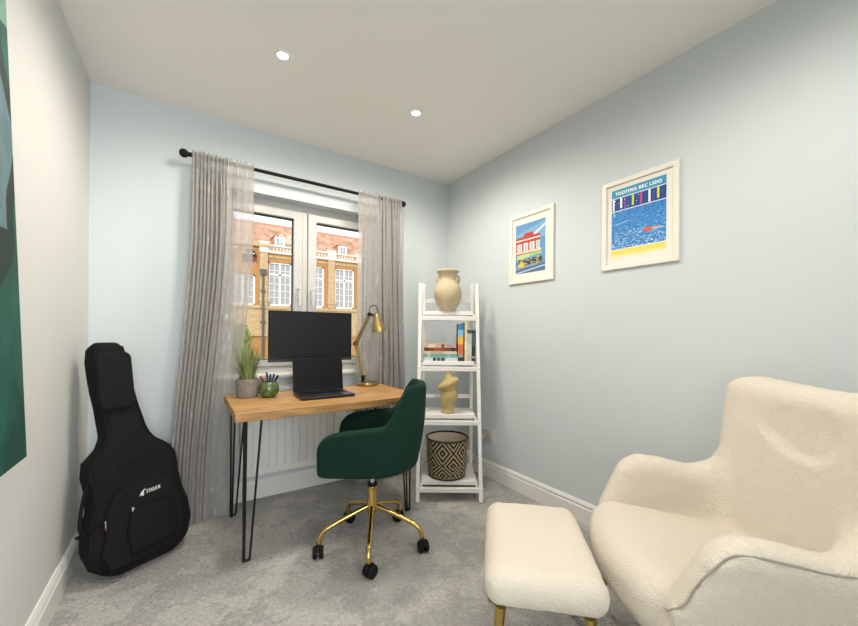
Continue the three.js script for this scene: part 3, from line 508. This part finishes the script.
function curtain(label, top, bottom, dense, folds, seed0, flip, floorY) {
  // top and bottom: [x0, x1] edges; the cloth is gathered in deep folds over the dense share and hangs nearly flat over the rest
  const NU = 520, NV = 60, pos = [], uv = [], ind = [];
  for (let j = 0; j <= NV; j++) {
    const v = j / NV, y = mix(RY + 0.02, floorY, v), drop = sstep(0, 0.12, v);
    const e = sstep(0.15, 1, v), x0 = mix(top[0], bottom[0], e), x1 = mix(top[1], bottom[1], e), zmid = mix(RZ + 0.018, RZ + 0.05, v) + 0.03 * sstep(0.8, 1, v);
    for (let i = 0; i <= NU; i++) {
      const u = i / NU, ud = flip ? 1 - u : u;
      const share = 0.8, base = ud < share ? ud / share * dense : dense + (ud - share) / (1 - share) * (1 - dense), b = flip ? 1 - base : base;
      const gather = ud < share ? 1 : mix(1, 0.16, sstep(share - 0.05, share + 0.1, ud));
      const wob = perlin.noise(ud * 7, v * 1.6, seed0), ph = ud * folds * 6.2832 + 3.2 * perlin.noise(ud * 9, v * 0.9, seed0 + 4) + 0.5 * perlin.noise(ud * 25, v * 3, seed0 + 6);
      const amp = gather * mix(0.011, 0.024 + 0.016 * wob, drop), lat = gather * mix(0.004, 0.0085, drop);
      const fl = v > 0.94 ? (v - 0.94) / 0.06 : 0;
      pos.push(mix(x0, x1, b) + lat * Math.sin(2 * ph) + 0.006 * wob * drop, y + (v > 0.985 ? 0.006 * Math.sin(ph * 0.5) : 0) + (j === 0 ? 0.006 * Math.sin(ph * 1.7) : 0), zmid + amp * Math.sin(ph) + 0.008 * drop * perlin.noise(ud * 30, v * 2, seed0 + 9) + 0.03 * fl * perlin.noise(ud * 5, 3, seed0));
      uv.push(ud * 1.25, v * 2.1);
    }
  }
  for (let j = 0; j < NV; j++) for (let i = 0; i < NU; i++) { const a = j * (NU + 1) + i, b = a + NU + 1; ind.push(a, b, a + 1, b, b + 1, a + 1); }
  const g = new THREE.BufferGeometry(); g.setAttribute('position', new THREE.Float32BufferAttribute(pos, 3)); g.setAttribute('uv', new THREE.Float32BufferAttribute(uv, 2)); g.setIndex(ind); g.computeVertexNormals();
  tag(obj('curtain', g, linenCloth), label, 'curtain', 'sheer curtains at the window');
}
curtain('sheer grey linen curtain beside the guitar bag', [0.022, 0.345], [-0.075, 0.225], 0.58, 12, 3, false, 0.01);
curtain('sheer grey linen curtain behind the brass lamp', [1.035, 1.395], [1.0, 1.43], 0.56, 10, 17, true, 0.01);
// ---------------------------------------------------------------- radiator
{
  const x0 = 0.29, x1 = 1.17, y0 = 0.172, y1 = 0.6, z1 = -2.522, t = thing('radiator', 'white ribbed panel radiator under the window', 'radiator', [0, 0, 0]);
  const n = 18, pitch = (x1 - x0 - 0.02) / n; // front panel: ridged sheet
  const sh = new THREE.Shape(); sh.moveTo(x0, 0.006); sh.lineTo(x0, 0);
  for (let i = 0; i < n; i++) { const a = x0 + 0.01 + i * pitch; sh.lineTo(a + 0.12 * pitch, 0); sh.lineTo(a + 0.2 * pitch, -0.012); sh.lineTo(a + 0.8 * pitch, -0.012); sh.lineTo(a + 0.88 * pitch, 0); }
  sh.lineTo(x1, 0); sh.lineTo(x1, 0.006);
  obj('front_panel', [new THREE.ExtrudeGeometry(sh, { depth: y1 - y0 - 0.07, bevelEnabled: false }).rotateX(-Math.PI / 2).translate(0, y0 + 0.035, z1 - 0.008), bx(x0, x1, y0, y0 + 0.045, z1 - 0.016, z1 + 0.003, 0.006), bx(x0, x1, y1 - 0.045, y1, z1 - 0.016, z1 - 0.003, 0.006)], std(C(0.78, 0.775, 0.75), 0.4, { side: THREE.DoubleSide }), t);
  obj('back_panel', bx(x0, x1, y0 + 0.01, y1 - 0.01, z1 - 0.066, z1 - 0.055), upvc, t);
  const grille = []; for (let i = 0; i < 36; i++) { const a = x0 + 0.01 + i * (x1 - x0 - 0.02) / 36; grille.push(bx(a, a + 0.014, y1 - 0.004, y1, z1 - 0.066, z1 - 0.016)); }
  obj('top_grille', grille, upvc, t);
  for (const x of [x0 - 0.004, x1]) obj('end_cover', bx(x, x + 0.004, y0 + 0.01, y1, z1 - 0.07, z1 - 0.004), upvc, t);
  for (const x of [x0 + 0.15, x1 - 0.18]) obj('wall_bracket', bx(x, x + 0.03, y0 + 0.05, y1 - 0.05, ZB + 0.001, z1 - 0.07), upvc, t);
  for (const x of [x0 + 0.02, x1 - 0.02]) obj('pipe', [rod(V(x, 0, z1 - 0.045), V(x, y0 + 0.02, z1 - 0.045), 0.0075), rod(V(x, y0 - 0.03, z1 - 0.045), V(x, y0 + 0.012, z1 - 0.045), 0.013)], upvc, t);
}
// ---------------------------------------------------------------- guitar gig bag leaning in the corner
{
  const a = 28 * Math.PI / 180, l = 12 * Math.PI / 180, t = thing('guitar_bag', 'black padded guitar gig bag leaning in the room corner', 'guitar bag', [-0.164, 0.012, -2.088]);
  t.rotation.order = 'YXZ'; t.rotation.set(-l, a, 0);
  const half = [[0, 0.1], [0.018, 0.145], [0.06, 0.19], [0.14, 0.214], [0.22, 0.208], [0.3, 0.186], [0.38, 0.18], [0.45, 0.186], [0.51, 0.17], [0.56, 0.115], [0.61, 0.09], [0.74, 0.082], [0.96, 0.076], [1.02, 0.068], [1.05, 0.04]];
  const hwAt = (y) => { for (let i = 1; i < half.length; i++) if (y <= half[i][0]) { const [y0, a0] = half[i - 1], [y1, a1] = half[i]; return mix(a0, a1, clamp((y - y0) / (y1 - y0), 0, 1)); } return 0.035; };
  const nylon = tex(256, 256, (u, v, X, Y) => 0.5 + 0.22 * (((X >> 1) + (Y >> 1)) % 2) + 0.25 * tnoise(u, v, 9));
  const cloth = phys(C(0.008, 0.008, 0.009), 0.85, { specularIntensity: 0.35, bumpMap: rep(nylon, 4), bumpScale: 0.0015 }), cloth2 = phys(C(0.006, 0.006, 0.007), 0.8, { specularIntensity: 0.4, bumpMap: rep(nylon, 4), bumpScale: 0.0015 });
  const cxAt = (y) => 0.036 - 0.07 * sstep(0.3, 1.0, y);
  const body = (x, y, z) => {
    const d2 = Math.max((Math.abs(x - cxAt(y)) - hwAt(y)) * 0.85, y - 1.05, 0.0 - y), dep = mix(0.064, 0.056, sstep(0.5, 0.7, y));
    return smax(d2, Math.abs(z + 0.065) - dep + 0.006 * perlin.noise(x * 9, y * 9, z * 6), 0.055);
  };
  obj('body', netsUV(body, [-0.26, -0.03, -0.17], [0.3, 1.1, 0.03], 0.009), cloth, t);
  const off = (poly, d, bev, z, m, name, par = t) => { const s = new THREE.Shape(poly.map((p) => new THREE.Vector2(...p))); return obj(name, boxUV(new THREE.ExtrudeGeometry(s, { depth: d, bevelThickness: bev, bevelSize: bev, bevelSegments: 4, curveSegments: 4 }).translate(0, 0, z)), m, par); };
  const round = (x0, x1, y0, y1, r, n = 6) => { const o = []; [[x1 - r, y0 + r, -1.5708], [x1 - r, y1 - r, 0], [x0 + r, y1 - r, 1.5708], [x0 + r, y0 + r, 3.1416]].forEach(([cx, cy, s]) => { for (let i = 0; i <= n; i++) { const q = s + i / n * 1.5708; o.push([cx + r * Math.cos(q), cy + r * Math.sin(q)]); } }); return o; };
  off(round(-0.088, 0.03, 0.735, 0.985, 0.025), 0.012, 0.01, -0.012, cloth2, 'neck_pocket');
  const big = [[-0.1, 0.055], [0.13, 0.06], [0.175, 0.11], [0.178, 0.2], [0.165, 0.27], [0.15, 0.34], [0.11, 0.385], [0.0, 0.372], [-0.07, 0.335], [-0.1, 0.27], [-0.105, 0.18], [-0.125, 0.12]];
  const pk = off(big, 0.022, 0.012, -0.01, cloth, 'front_pocket');
  off([[-0.03, 0.09], [0.135, 0.1], [0.145, 0.2], [0.12, 0.262], [-0.02, 0.262], [-0.04, 0.18]], 0.012, 0.008, 0.02, cloth2, 'small_pocket');
  const zipLine = (pts, z) => tube(pts.map(([x, y]) => V(x, y, z)), 0.0022, 60, 6);
  obj('zip', [zipLine([[-0.118, 0.1], [-0.112, 0.2], [-0.108, 0.28], [-0.075, 0.345], [0.0, 0.385], [0.11, 0.398]], 0.004), zipLine([[-0.02, 0.272], [0.05, 0.276], [0.12, 0.272]], 0.028)], black, pk);
  const pull = std(C(0.62, 0.55, 0.52), 0.35, { metalness: 0.6 });
  for (const [x, y, z] of [[-0.118, 0.105, 0.014], [-0.112, 0.24, 0.012], [-0.022, 0.262, 0.036], [0.185, 0.13, 0.006]]) { const g = obj('zip_pull', bx(x - 0.004, x + 0.004, y - 0.016, y + 0.016, z - 0.003, z + 0.003, 0.002), pull, t); obj('pull_tip', bx(x - 0.0045, x + 0.0045, y - 0.024, y - 0.012, z - 0.0035, z + 0.0035, 0.002), std(C(0.4, 0.06, 0.04), 0.5), g); }
  obj('seam_piping', [tube([...Array(29)].map((_, i) => { const y = 0.03 + i * 0.0355; return V(cxAt(y) - hwAt(y) + 0.016, y, -0.014); }), 0.0035, 90, 6), tube([...Array(29)].map((_, i) => { const y = 0.03 + i * 0.0355; return V(cxAt(y) + hwAt(y) - 0.016, y, -0.014); }), 0.0035, 90, 6), tube([V(-0.15, 0.4, -0.004), V(-0.05, 0.46, 0), V(0.08, 0.51, 0), V(0.13, 0.52, -0.004)], 0.003, 40, 6)], black, t);
  obj('carry_handle', tube([V(-0.15, 0.42, -0.03), V(-0.168, 0.37, -0.02), V(-0.184, 0.3, -0.015), V(-0.188, 0.24, -0.012), V(-0.165, 0.215, -0.02)], 0.007, 30, 10), cloth2, t);
  obj('side_strap', tube([V(-0.2, 0.22, -0.03), V(-0.14, 0.25, 0.004), V(-0.108, 0.262, 0.01)], 0.006, 24, 8), cloth2, t);
  const font = await new FontLoader().loadAsync('fonts/droid/droid_sans_bold.typeface.json');
  const tg = new TextGeometry('TIGER', { font, size: 0.0155, depth: 0.0012, curveSegments: 3 }); tg.applyMatrix4(new THREE.Matrix4().set(1, 0.22, 0, 0, 0, 1, 0, 0, 0, 0, 1, 0, 0, 0, 0, 1));
  const mark = new THREE.Shape(); mark.moveTo(0, 0); mark.quadraticCurveTo(0.006, 0.024, 0.03, 0.027); mark.quadraticCurveTo(0.018, 0.02, 0.017, 0.012); mark.quadraticCurveTo(0.02, 0.004, 0.012, -0.003); mark.quadraticCurveTo(0.009, 0.006, 0.0, 0);
  const lg = obj('logo', [new THREE.ExtrudeGeometry(mark, { depth: 0.0012, bevelEnabled: false }), tg.translate(0.024, 0.004, 0)], std(C(0.62, 0.62, 0.6), 0.6), pk);
  lg.position.set(0.012, 0.312, 0.0245); lg.rotation.z = 0.06;
}
// ---------------------------------------------------------------- cream boucle armchair and footstool
const fleeceBump = tex(512, 512, (() => { const pts = []; for (let i = 0; i < 2600; i++) pts.push([rnd(), rnd()]); const G = 51, grid = [...Array(G * G)].map(() => []); pts.forEach((p) => grid[(p[1] * G | 0) * G + (p[0] * G | 0)].push(p));
  return (u, v) => { let m = 9; const gx = u * G | 0, gy = v * G | 0; for (let j = -1; j <= 1; j++) for (let i = -1; i <= 1; i++) for (const p of grid[((gy + j + G) % G) * G + (gx + i + G) % G]) { let dx = Math.abs(p[0] - u), dy = Math.abs(p[1] - v); dx = Math.min(dx, 1 - dx); dy = Math.min(dy, 1 - dy); m = Math.min(m, dx * dx + dy * dy); } return clamp(1 - Math.sqrt(m) * 55, 0, 1) * 0.6 + 0.3 + 0.25 * tnoise(u, v, 60); }; })());
const fleece = phys(C(0.76, 0.69, 0.59), 1, { bumpMap: rep(fleeceBump, 7), bumpScale: 0.003, sheen: 0.4, sheenColor: C(0.6, 0.55, 0.48), sheenRoughness: 0.8 });
const goldLeg = std(C(0.45, 0.32, 0.1), 0.3, { metalness: 1 });
const fuzz = (x, y, z) => 0.0022 * perlin.noise(x * 70, y * 70, z * 70) + 0.0016 * perlin.noise(x * 24, y * 24, z * 24);
{
  const t = thing('armchair', 'cream boucle wing armchair with gold legs by the pale blue wall', 'armchair', [1.3726, 0, -0.4913], Math.atan2(-0.7267, -0.6869));
  const zBack = (x, y) => -0.3 - 0.17 * (y - 0.5) + 0.8 * x * x;
  const shell = (x, y, z) => {
    const ax = Math.abs(x);
    const dx = x / 0.14, dy = (y - 0.79) / 0.085; const dent = 0.014 * sstep(1.15, 0.75, Math.hypot(dx, dy)) * sstep(0.95, 0.72, y);
    let back = dent + sdBox(x * (1 - 0.05 * sstep(0.6, 0.9, y)), y - 0.576 - 0.25 * (x * x - 0.04), z - zBack(x, y), 0.305, 0.355, 0.062, 0.058);
    const corner = Math.hypot(Math.max(ax - 0.23, 0), Math.max(y - 0.858, 0)) - 0.092; back = smax(back, corner, 0.03);
    const flare = 0.29 + 0.1 * (y - 0.4), topY = 0.57 + 0.03 * sstep(-0.17, 0.06, z);
    const arm2 = sdRect(z + 0.055 + 0.5 * Math.max(0, y - 0.4), y - (topY + 0.24) / 2, 0.275, (topY - 0.24) / 2, 0.065) * 0.9, arm = smax(arm2, Math.abs(ax - flare) - 0.052, 0.06);
    const pan = sdBox(x, y - 0.318, z + 0.05 + 0.9 * x * x, 0.33, 0.058, 0.33, 0.055);
    return smin(smin(back, arm, 0.09), pan, 0.05) + fuzz(x, y, z);
  };
  obj('shell', netsUV(shell, [-0.44, 0.2, -0.46], [0.44, 1.02, 0.4], 0.0085), fleece, t);
  const seat = (x, y, z) => sdBox(x, y - 0.356 + 0.1 * x * x + 0.055 * sstep(0.28, -0.3, z), z - 0.012 + 0.9 * x * x, 0.285, 0.088, 0.3, 0.078) + fuzz(x + 3, y, z);
  obj('seat_cushion', netsUV(seat, [-0.32, 0.24, -0.33], [0.32, 0.52, 0.4], 0.0085), fleece, t);
  const snap = (p) => { for (let i = 0; i < 12; i++) { const e = 0.002, f = shell(p.x, p.y, p.z), g = V(shell(p.x + e, p.y, p.z) - f, shell(p.x, p.y + e, p.z) - f, shell(p.x, p.y, p.z + e) - f).normalize(); p.addScaledVector(g, -f * 0.8); if (i === 11) p.addScaledVector(g, 0.0012); } return p; };
  const seam = [[0.31, 0.44, 0.31], [0.34, 0.455, 0.24], [0.35, 0.49, 0.2], [0.35, 0.54, 0.15], [0.35, 0.575, 0.1], [0.352, 0.57, 0.0], [0.35, 0.555, -0.09], [0.345, 0.55, -0.14]].map((q) => snap(V(...q)));
  obj('seam', tube(seam, 0.0026, 80, 8), fleece, t);
  for (const [x, z] of [[-0.2, 0.215], [0.2, 0.215], [-0.2, -0.22], [0.2, -0.22]]) obj('leg', rod(V(x * 0.62, 0.29, z * 0.9), V(x * 1.35, 0, z * 1.14), 0.017, 0.01, 18), goldLeg, t);
}
{
  const t = thing('footstool', 'cream boucle footstool with gold legs in front of the armchair', 'footstool', [0.989, 0, -0.819], Math.atan2(-0.7267, -0.6869));
  const pad = (x, y, z) => sdBox(x, y - 0.357 - 0.016 * (1 - (x / 0.26) ** 2) * (1 - (z / 0.18) ** 2), z, 0.246, 0.052, 0.171, 0.05) + fuzz(x, y + 5, z);
  obj('cushion', netsUV(pad, [-0.31, 0.24, -0.24], [0.31, 0.45, 0.24], 0.008), fleece, t);
  for (const [x, z] of [[-0.2, 0.13], [0.2, 0.13], [-0.2, -0.13], [0.2, -0.13]]) obj('leg', rod(V(x * 0.95, 0.29, z * 0.95), V(x * 1.14, 0, z * 1.16), 0.016, 0.01, 18), goldLeg, t);
}
// ---------------------------------------------------------------- outside: the school building across the road, its garden and shrubs
const lawnMat = std(C(0.16, 0.22, 0.07), 1, { bumpMap: rep(fineNoise, 2), bumpScale: 0.03 });
struct('lawn', bx(-25, 35, -3.4, -3.2, -36, -4), lawnMat, 'green lawn outside the window');
{
  const Z = -26, t = thing('school_building', 'sunlit orange brick school with white sash windows seen through the window', 'building', [0, -3.2, 0]);
  const B = 3.2;                                                  // heights below are measured from the room's floor
  const brickTex = tex(512, 512, (u, v, X, Y) => { const row = Y >> 3, off = row % 2 * 8, bx_ = (X + off) >> 4, m = (Y & 7) === 0 || ((X + off) & 15) === 0, h = Math.abs(Math.sin(row * 127.1 + bx_ * 311.7) * 43758.5) % 1; return m ? [0.74, 0.64, 0.5] : [0.6 + 0.16 * h, 0.41 + 0.14 * h, 0.22 + 0.1 * h]; }, { srgb: true });
  const brick = std(C(1, 1, 1), 0.9, { map: rep(brickTex, 0.8) });
  const stoneTex = tex(256, 256, (u, v) => { const n = 0.4 + 0.7 * tnoise(u, v, 12) + 0.6 * tnoise(u, v, 40, 2); return [0.66 + 0.14 * n, 0.56 + 0.15 * n, 0.41 + 0.16 * n]; }, { srgb: true });
  const stone = std(C(1, 1, 1), 0.9, { map: rep(stoneTex, 0.4) });
  const tileTex = tex(512, 512, (u, v, X, Y) => { const row = Y >> 4, c = (X + row % 2 * 8) >> 4, h = Math.abs(Math.sin(row * 12.9 + c * 78.2) * 43758.5) % 1, e = (Y & 15) < 3; const n = 0.2 * tnoise(u, v, 6); return [0.66 + 0.14 * h + n - 0.1 * e, 0.52 + 0.1 * h + n - 0.09 * e, 0.43 + 0.08 * h + n - 0.08 * e]; }, { srgb: true });
  const tiles = std(C(1, 1, 1), 0.9, { map: rep(tileTex, 0.35) });
  const whitePaint = std(C(0.82, 0.82, 0.8), 0.5), farGlass = std(C(0.34, 0.34, 0.37), 0.25), pipeMat = std(C(0.09, 0.08, 0.08), 0.6);
  const part = (name, geos, m, p = t) => { const o = obj(name, [].concat(geos).map((g) => boxUV(g.translate(0, B, 0))), m, p); return o; };
  const W = 1.48, wins = [[3.0, 2.8, 4.8, 1.45], [5.26, 2.84, 5.76, W], [7.51, 2.84, 5.78, W], [9.79, 2.84, 5.8, W], [12.05, 2.84, 5.8, W], [0.72, 2.84, 5.76, W]];
  // brick wall with window openings
  const s = new THREE.Shape([[-6, -3.2], [18, -3.2], [18, 6.42], [-6, 6.42]].map((p) => new THREE.Vector2(...p)));
  for (const [x, y0, y1, w] of wins) s.holes.push(new THREE.Path([[x - w / 2, y0], [x - w / 2, y1], [x + w / 2, y1], [x + w / 2, y0]].map((p) => new THREE.Vector2(...p))));
  for (const x of [0.72, 5.26, 7.51, 9.79, 12.05]) s.holes.push(new THREE.Path([[x - 0.6, -1.9], [x - 0.6, 0.2], [x + 0.6, 0.2], [x + 0.6, -1.9]].map((p) => new THREE.Vector2(...p))));
  const niche = new THREE.Path(); niche.moveTo(2.95, 5.3); niche.lineTo(2.95, 5.9); niche.absarc(3.4, 5.95, 0.45, Math.PI, 0, true); niche.lineTo(3.85, 5.3); s.holes.push(niche);
  part('wall', new THREE.ExtrudeGeometry(s, { depth: 0.45, bevelEnabled: false }).translate(0, 0, Z - 0.45), brick);
  part('rear_wall', bx(-6, 18, -3.2, 6.3, Z - 4, Z - 0.9), std(C(0.28, 0.16, 0.09), 0.9));
  part('niche_roof', [new THREE.BoxGeometry(0.9, 0.06, 0.6).rotateX(0.6).translate(3.4, 5.5, Z - 0.28)], tiles);
  const glazing = (x, y0, y1, w, cols, rows, tr) => {
    const g = new THREE.Group(); g.name = 'window'; t.add(g);
    const f = 0.1, z = Z - 0.2, fr = [bx(x - w / 2, x + w / 2, y1 - f, y1, z - 0.08, z + 0.08), bx(x - w / 2, x + w / 2, y0, y0 + f, z - 0.08, z + 0.08), bx(x - w / 2, x - w / 2 + f, y0, y1, z - 0.08, z + 0.08), bx(x + w / 2 - f, x + w / 2, y0, y1, z - 0.08, z + 0.08), bx(x - 0.06, x + 0.06, y0, y1, z - 0.08, z + 0.07)];
    if (tr) fr.push(bx(x - w / 2, x + w / 2, tr - 0.06, tr + 0.06, z - 0.08, z + 0.07));
    part('window_frame', fr, whitePaint, g);
    const bars = []; for (const s2 of [-1, 1]) { const a = s2 < 0 ? x - w / 2 + f : x + 0.06, b = s2 < 0 ? x - 0.06 : x + w / 2 - f; for (let c = 1; c < cols; c++) { const q = mix(a, b, c / cols); bars.push(bx(q - 0.02, q + 0.02, y0, y1, z - 0.02, z + 0.03)); } }
    for (let r = 1; r < rows; r++) { const q = mix(y0 + f, y1 - f, r / rows); bars.push(bx(x - w / 2 + f, x + w / 2 - f, q - 0.02, q + 0.02, z - 0.02, z + 0.03)); }
    part('glazing_bars', bars, whitePaint, g);
    for (const s2 of [-1, 1]) part('pane', bx(s2 < 0 ? x - w / 2 + f : x, s2 < 0 ? x : x + w / 2 - f, y0 + f, y1 - f, z - 0.05, z - 0.03), farGlass, g);
  };
  wins.forEach(([x, y0, y1, w]) => glazing(x, y0, y1, w, 2, y1 > 5 ? 6 : 4, y1 > 5 ? 4.93 : 0));
  for (const x of [0.72, 5.26, 7.51, 9.79, 12.05]) glazing(x, -1.9, 0.2, 1.2, 2, 4, 0);
  // stone dressings
  part('cornice', [bx(4.3, 18, 6.0, 6.14, Z - 0.05, Z + 0.06), bx(-6, 2.6, 6.0, 6.14, Z - 0.05, Z + 0.06)], stone);
  part('parapet_base', [bx(4.2, 18, 6.3, 6.46, Z - 0.3, Z + 0.16), bx(-6, 2.6, 6.3, 6.46, Z - 0.3, Z + 0.16)], std(C(0.72, 0.68, 0.58), 0.9));
  part('parapet_rail', [bx(4.2, 18, 6.76, 6.86, Z - 0.2, Z + 0.14), bx(-6, 2.6, 6.76, 6.86, Z - 0.2, Z + 0.14)], std(C(0.74, 0.7, 0.62), 0.9));
  part('sill_course', bx(-6, 18, 2.62, 2.82, Z - 0.1, Z + 0.14), stone);
  part('plinth_course', bx(-6, 18, 0.8, 0.98, Z - 0.1, Z + 0.16), stone);
  part('stone_band', [bx(-6, 18, 0.98, 2.62, Z - 0.1, Z + 0.03)], stone);
  const pilX = [-0.4, 1.86, 4.2, 6.39, 8.71, 10.92, 13.2];
  for (const x of pilX) { const g = part('pilaster', [bx(x - 0.24, x + 0.24, 2.8, 6.3, Z - 0.05, Z + 0.2), bx(x - 0.3, x + 0.3, 3.1, 3.28, Z - 0.05, Z + 0.26)], stone); part('pedestal', [bx(x - 0.27, x + 0.27, 6.3, 6.9, Z - 0.2, Z + 0.24), bx(x - 0.33, x + 0.33, 6.9, 6.99, Z - 0.24, Z + 0.28)], std(C(0.76, 0.71, 0.62), 0.9), g); }
  const bal = lathe([[0.05, 0], [0.055, 0.03], [0.03, 0.06], [0.06, 0.13], [0.035, 0.24], [0.05, 0.28], [0.05, 0.3]], 8), balM = std(C(0.74, 0.7, 0.62), 0.9);
  for (let i = 0; i + 1 < pilX.length; i++) if (pilX[i] !== 1.86) for (let x = pilX[i] + 0.42; x < pilX[i + 1] - 0.36; x += 0.21) { const m = obj('baluster', bal, balM, t); m.position.set(x, 6.46 + B, Z - 0.02); }
  part('coping', [bx(1.7, 4.5, 6.62, 6.8, Z - 0.3, Z + 0.3)], stone); part('gable_head', [bx(1.9, 4.2, 6.4, 6.62, Z - 0.3, Z + 0.05)], brick);
  // tiled roof, dormers
  const rs = new THREE.BufferGeometry(); const ry0 = 6.45, rz0 = Z - 0.5, ry1 = 9.15, rz1 = Z - 3.6;
  rs.setAttribute('position', new THREE.Float32BufferAttribute([-6, ry0, rz0, 18, ry0, rz0, 18, ry1, rz1, -6, ry0, rz0, 18, ry1, rz1, -6, ry1, rz1, 18, ry0 - 0.1, rz0 - 0.4, -6, ry0 - 0.1, rz0 - 0.4, 18, ry1 - 0.15, rz1 - 0.2, -6, ry0 - 0.1, rz0 - 0.4, -6, ry1 - 0.15, rz1 - 0.2, 18, ry1 - 0.15, rz1 - 0.2], 3)); rs.computeVertexNormals();
  part('roof', rs, tiles); part('ridge', bx(-6, 18, ry1 - 0.1, ry1 + 0.06, rz1 - 0.15, rz1 + 0.1), std(C(0.45, 0.24, 0.15), 0.9));
  for (const x of [0.8, 5.4, 9.95]) {
    const z = Z - 0.95, y0 = 6.9, g = part('dormer', [bx(x - 0.33, x + 0.33, y0, y0 + 0.86, z - 1.1, z)], whitePaint);
    part('dormer_roof', [new THREE.CylinderGeometry(0.001, 0.6, 0.26, 4, 1).rotateY(Math.PI / 4).scale(1, 1, 1.6).translate(x, y0 + 0.97, z - 0.55)], tiles, g);
    part('dormer_cheek', [bx(x - 0.36, x - 0.33, y0, y0 + 0.84, z - 1.1, z - 0.04), bx(x + 0.33, x + 0.36, y0, y0 + 0.84, z - 1.1, z - 0.04)], tiles, g);
    part('dormer_pane', [bx(x - 0.2, x - 0.02, y0 + 0.14, y0 + 0.7, z - 0.01, z + 0.01), bx(x + 0.02, x + 0.2, y0 + 0.14, y0 + 0.7, z - 0.01, z + 0.01)], farGlass, g);
  }
  part('drainpipe', [rod(V(4.16, -3.2, Z + 0.24), V(4.16, 4.95, Z + 0.24), 0.07, 0.07, 10), bx(3.98, 4.34, 4.8, 5.15, Z + 0.1, Z + 0.4), bx(4.02, 4.3, 3.7, 3.78, Z + 0.02, Z + 0.33), bx(4.02, 4.3, 1.7, 1.78, Z + 0.02, Z + 0.33)], pipeMat);
}
// shrubs in the garden
const leafGeo = (() => { const s = new THREE.Shape(); s.moveTo(0, 0); s.quadraticCurveTo(0.035, 0.03, 0, 0.1); s.quadraticCurveTo(-0.035, 0.03, 0, 0); return new THREE.ShapeGeometry(s, 3); })();
function shrub(label, x, y, z, rx, ry, n, col) {
  const t = thing('garden_shrub', label, 'shrub', [x, -3.2, z], 0, 'shrubs in the garden outside');
  const m = new THREE.InstancedMesh(leafGeo, phys(col, 0.7, { side: THREE.DoubleSide, transmission: 0.3, thickness: 0 }), n), q = new THREE.Matrix4(), e = new THREE.Euler(), sc = V(1, 1, 1), qt = new THREE.Quaternion(), tint = new THREE.Color();
  m.name = 'foliage'; m.userData.kind = 'stuff';
  for (let i = 0; i < n; i++) { const d = V(rr(-1, 1), rr(-1, 1), rr(-1, 1)); if (d.length() > 1) d.normalize(); const k = 1 + 0.25 * perlin.noise(d.x * 3 + x, d.y * 3, d.z * 3); e.set(rr(-1.2, 1.2), rr(0, 6.3), rr(-1, 1)); sc.setScalar(rr(0.8, 1.9)); q.compose(V(d.x * rx * k, y + 3.2 + d.y * ry * k, d.z * rx * k), qt.setFromEuler(e), sc); m.setMatrixAt(i, q); tint.setScalar(rr(0.6, 1.3)); m.setColorAt(i, tint); }
  t.add(m);
  obj('stem', [rod(V(0, 0, 0), V(0.05, y + 3.2, 0), 0.07, 0.03, 8), rod(V(0, 0.4, 0), V(-rx * 0.5, y + 3.2 + ry * 0.3, 0.1), 0.04, 0.02, 8), rod(V(0, 0.4, 0), V(rx * 0.5, y + 3.2 + ry * 0.2, -0.1), 0.04, 0.02, 8)], std(C(0.12, 0.08, 0.05), 1), t);
}
shrub('tall leafy yellow-green shrub behind the sheer curtain and grass plant', 1.2, 0.15, -14.5, 0.8, 1.35, 4200, C(0.27, 0.35, 0.09));
shrub('low green shrub just above the window sill beside the monitor', 2.05, -0.7, -15.5, 0.8, 0.75, 3600, C(0.2, 0.33, 0.06));
shrub('small green shrub glimpsed between monitor and brass lamp', 6.9, -0.7, -18, 0.7, 0.6, 3500, C(0.2, 0.3, 0.06));
renderer.render(scene, camera);
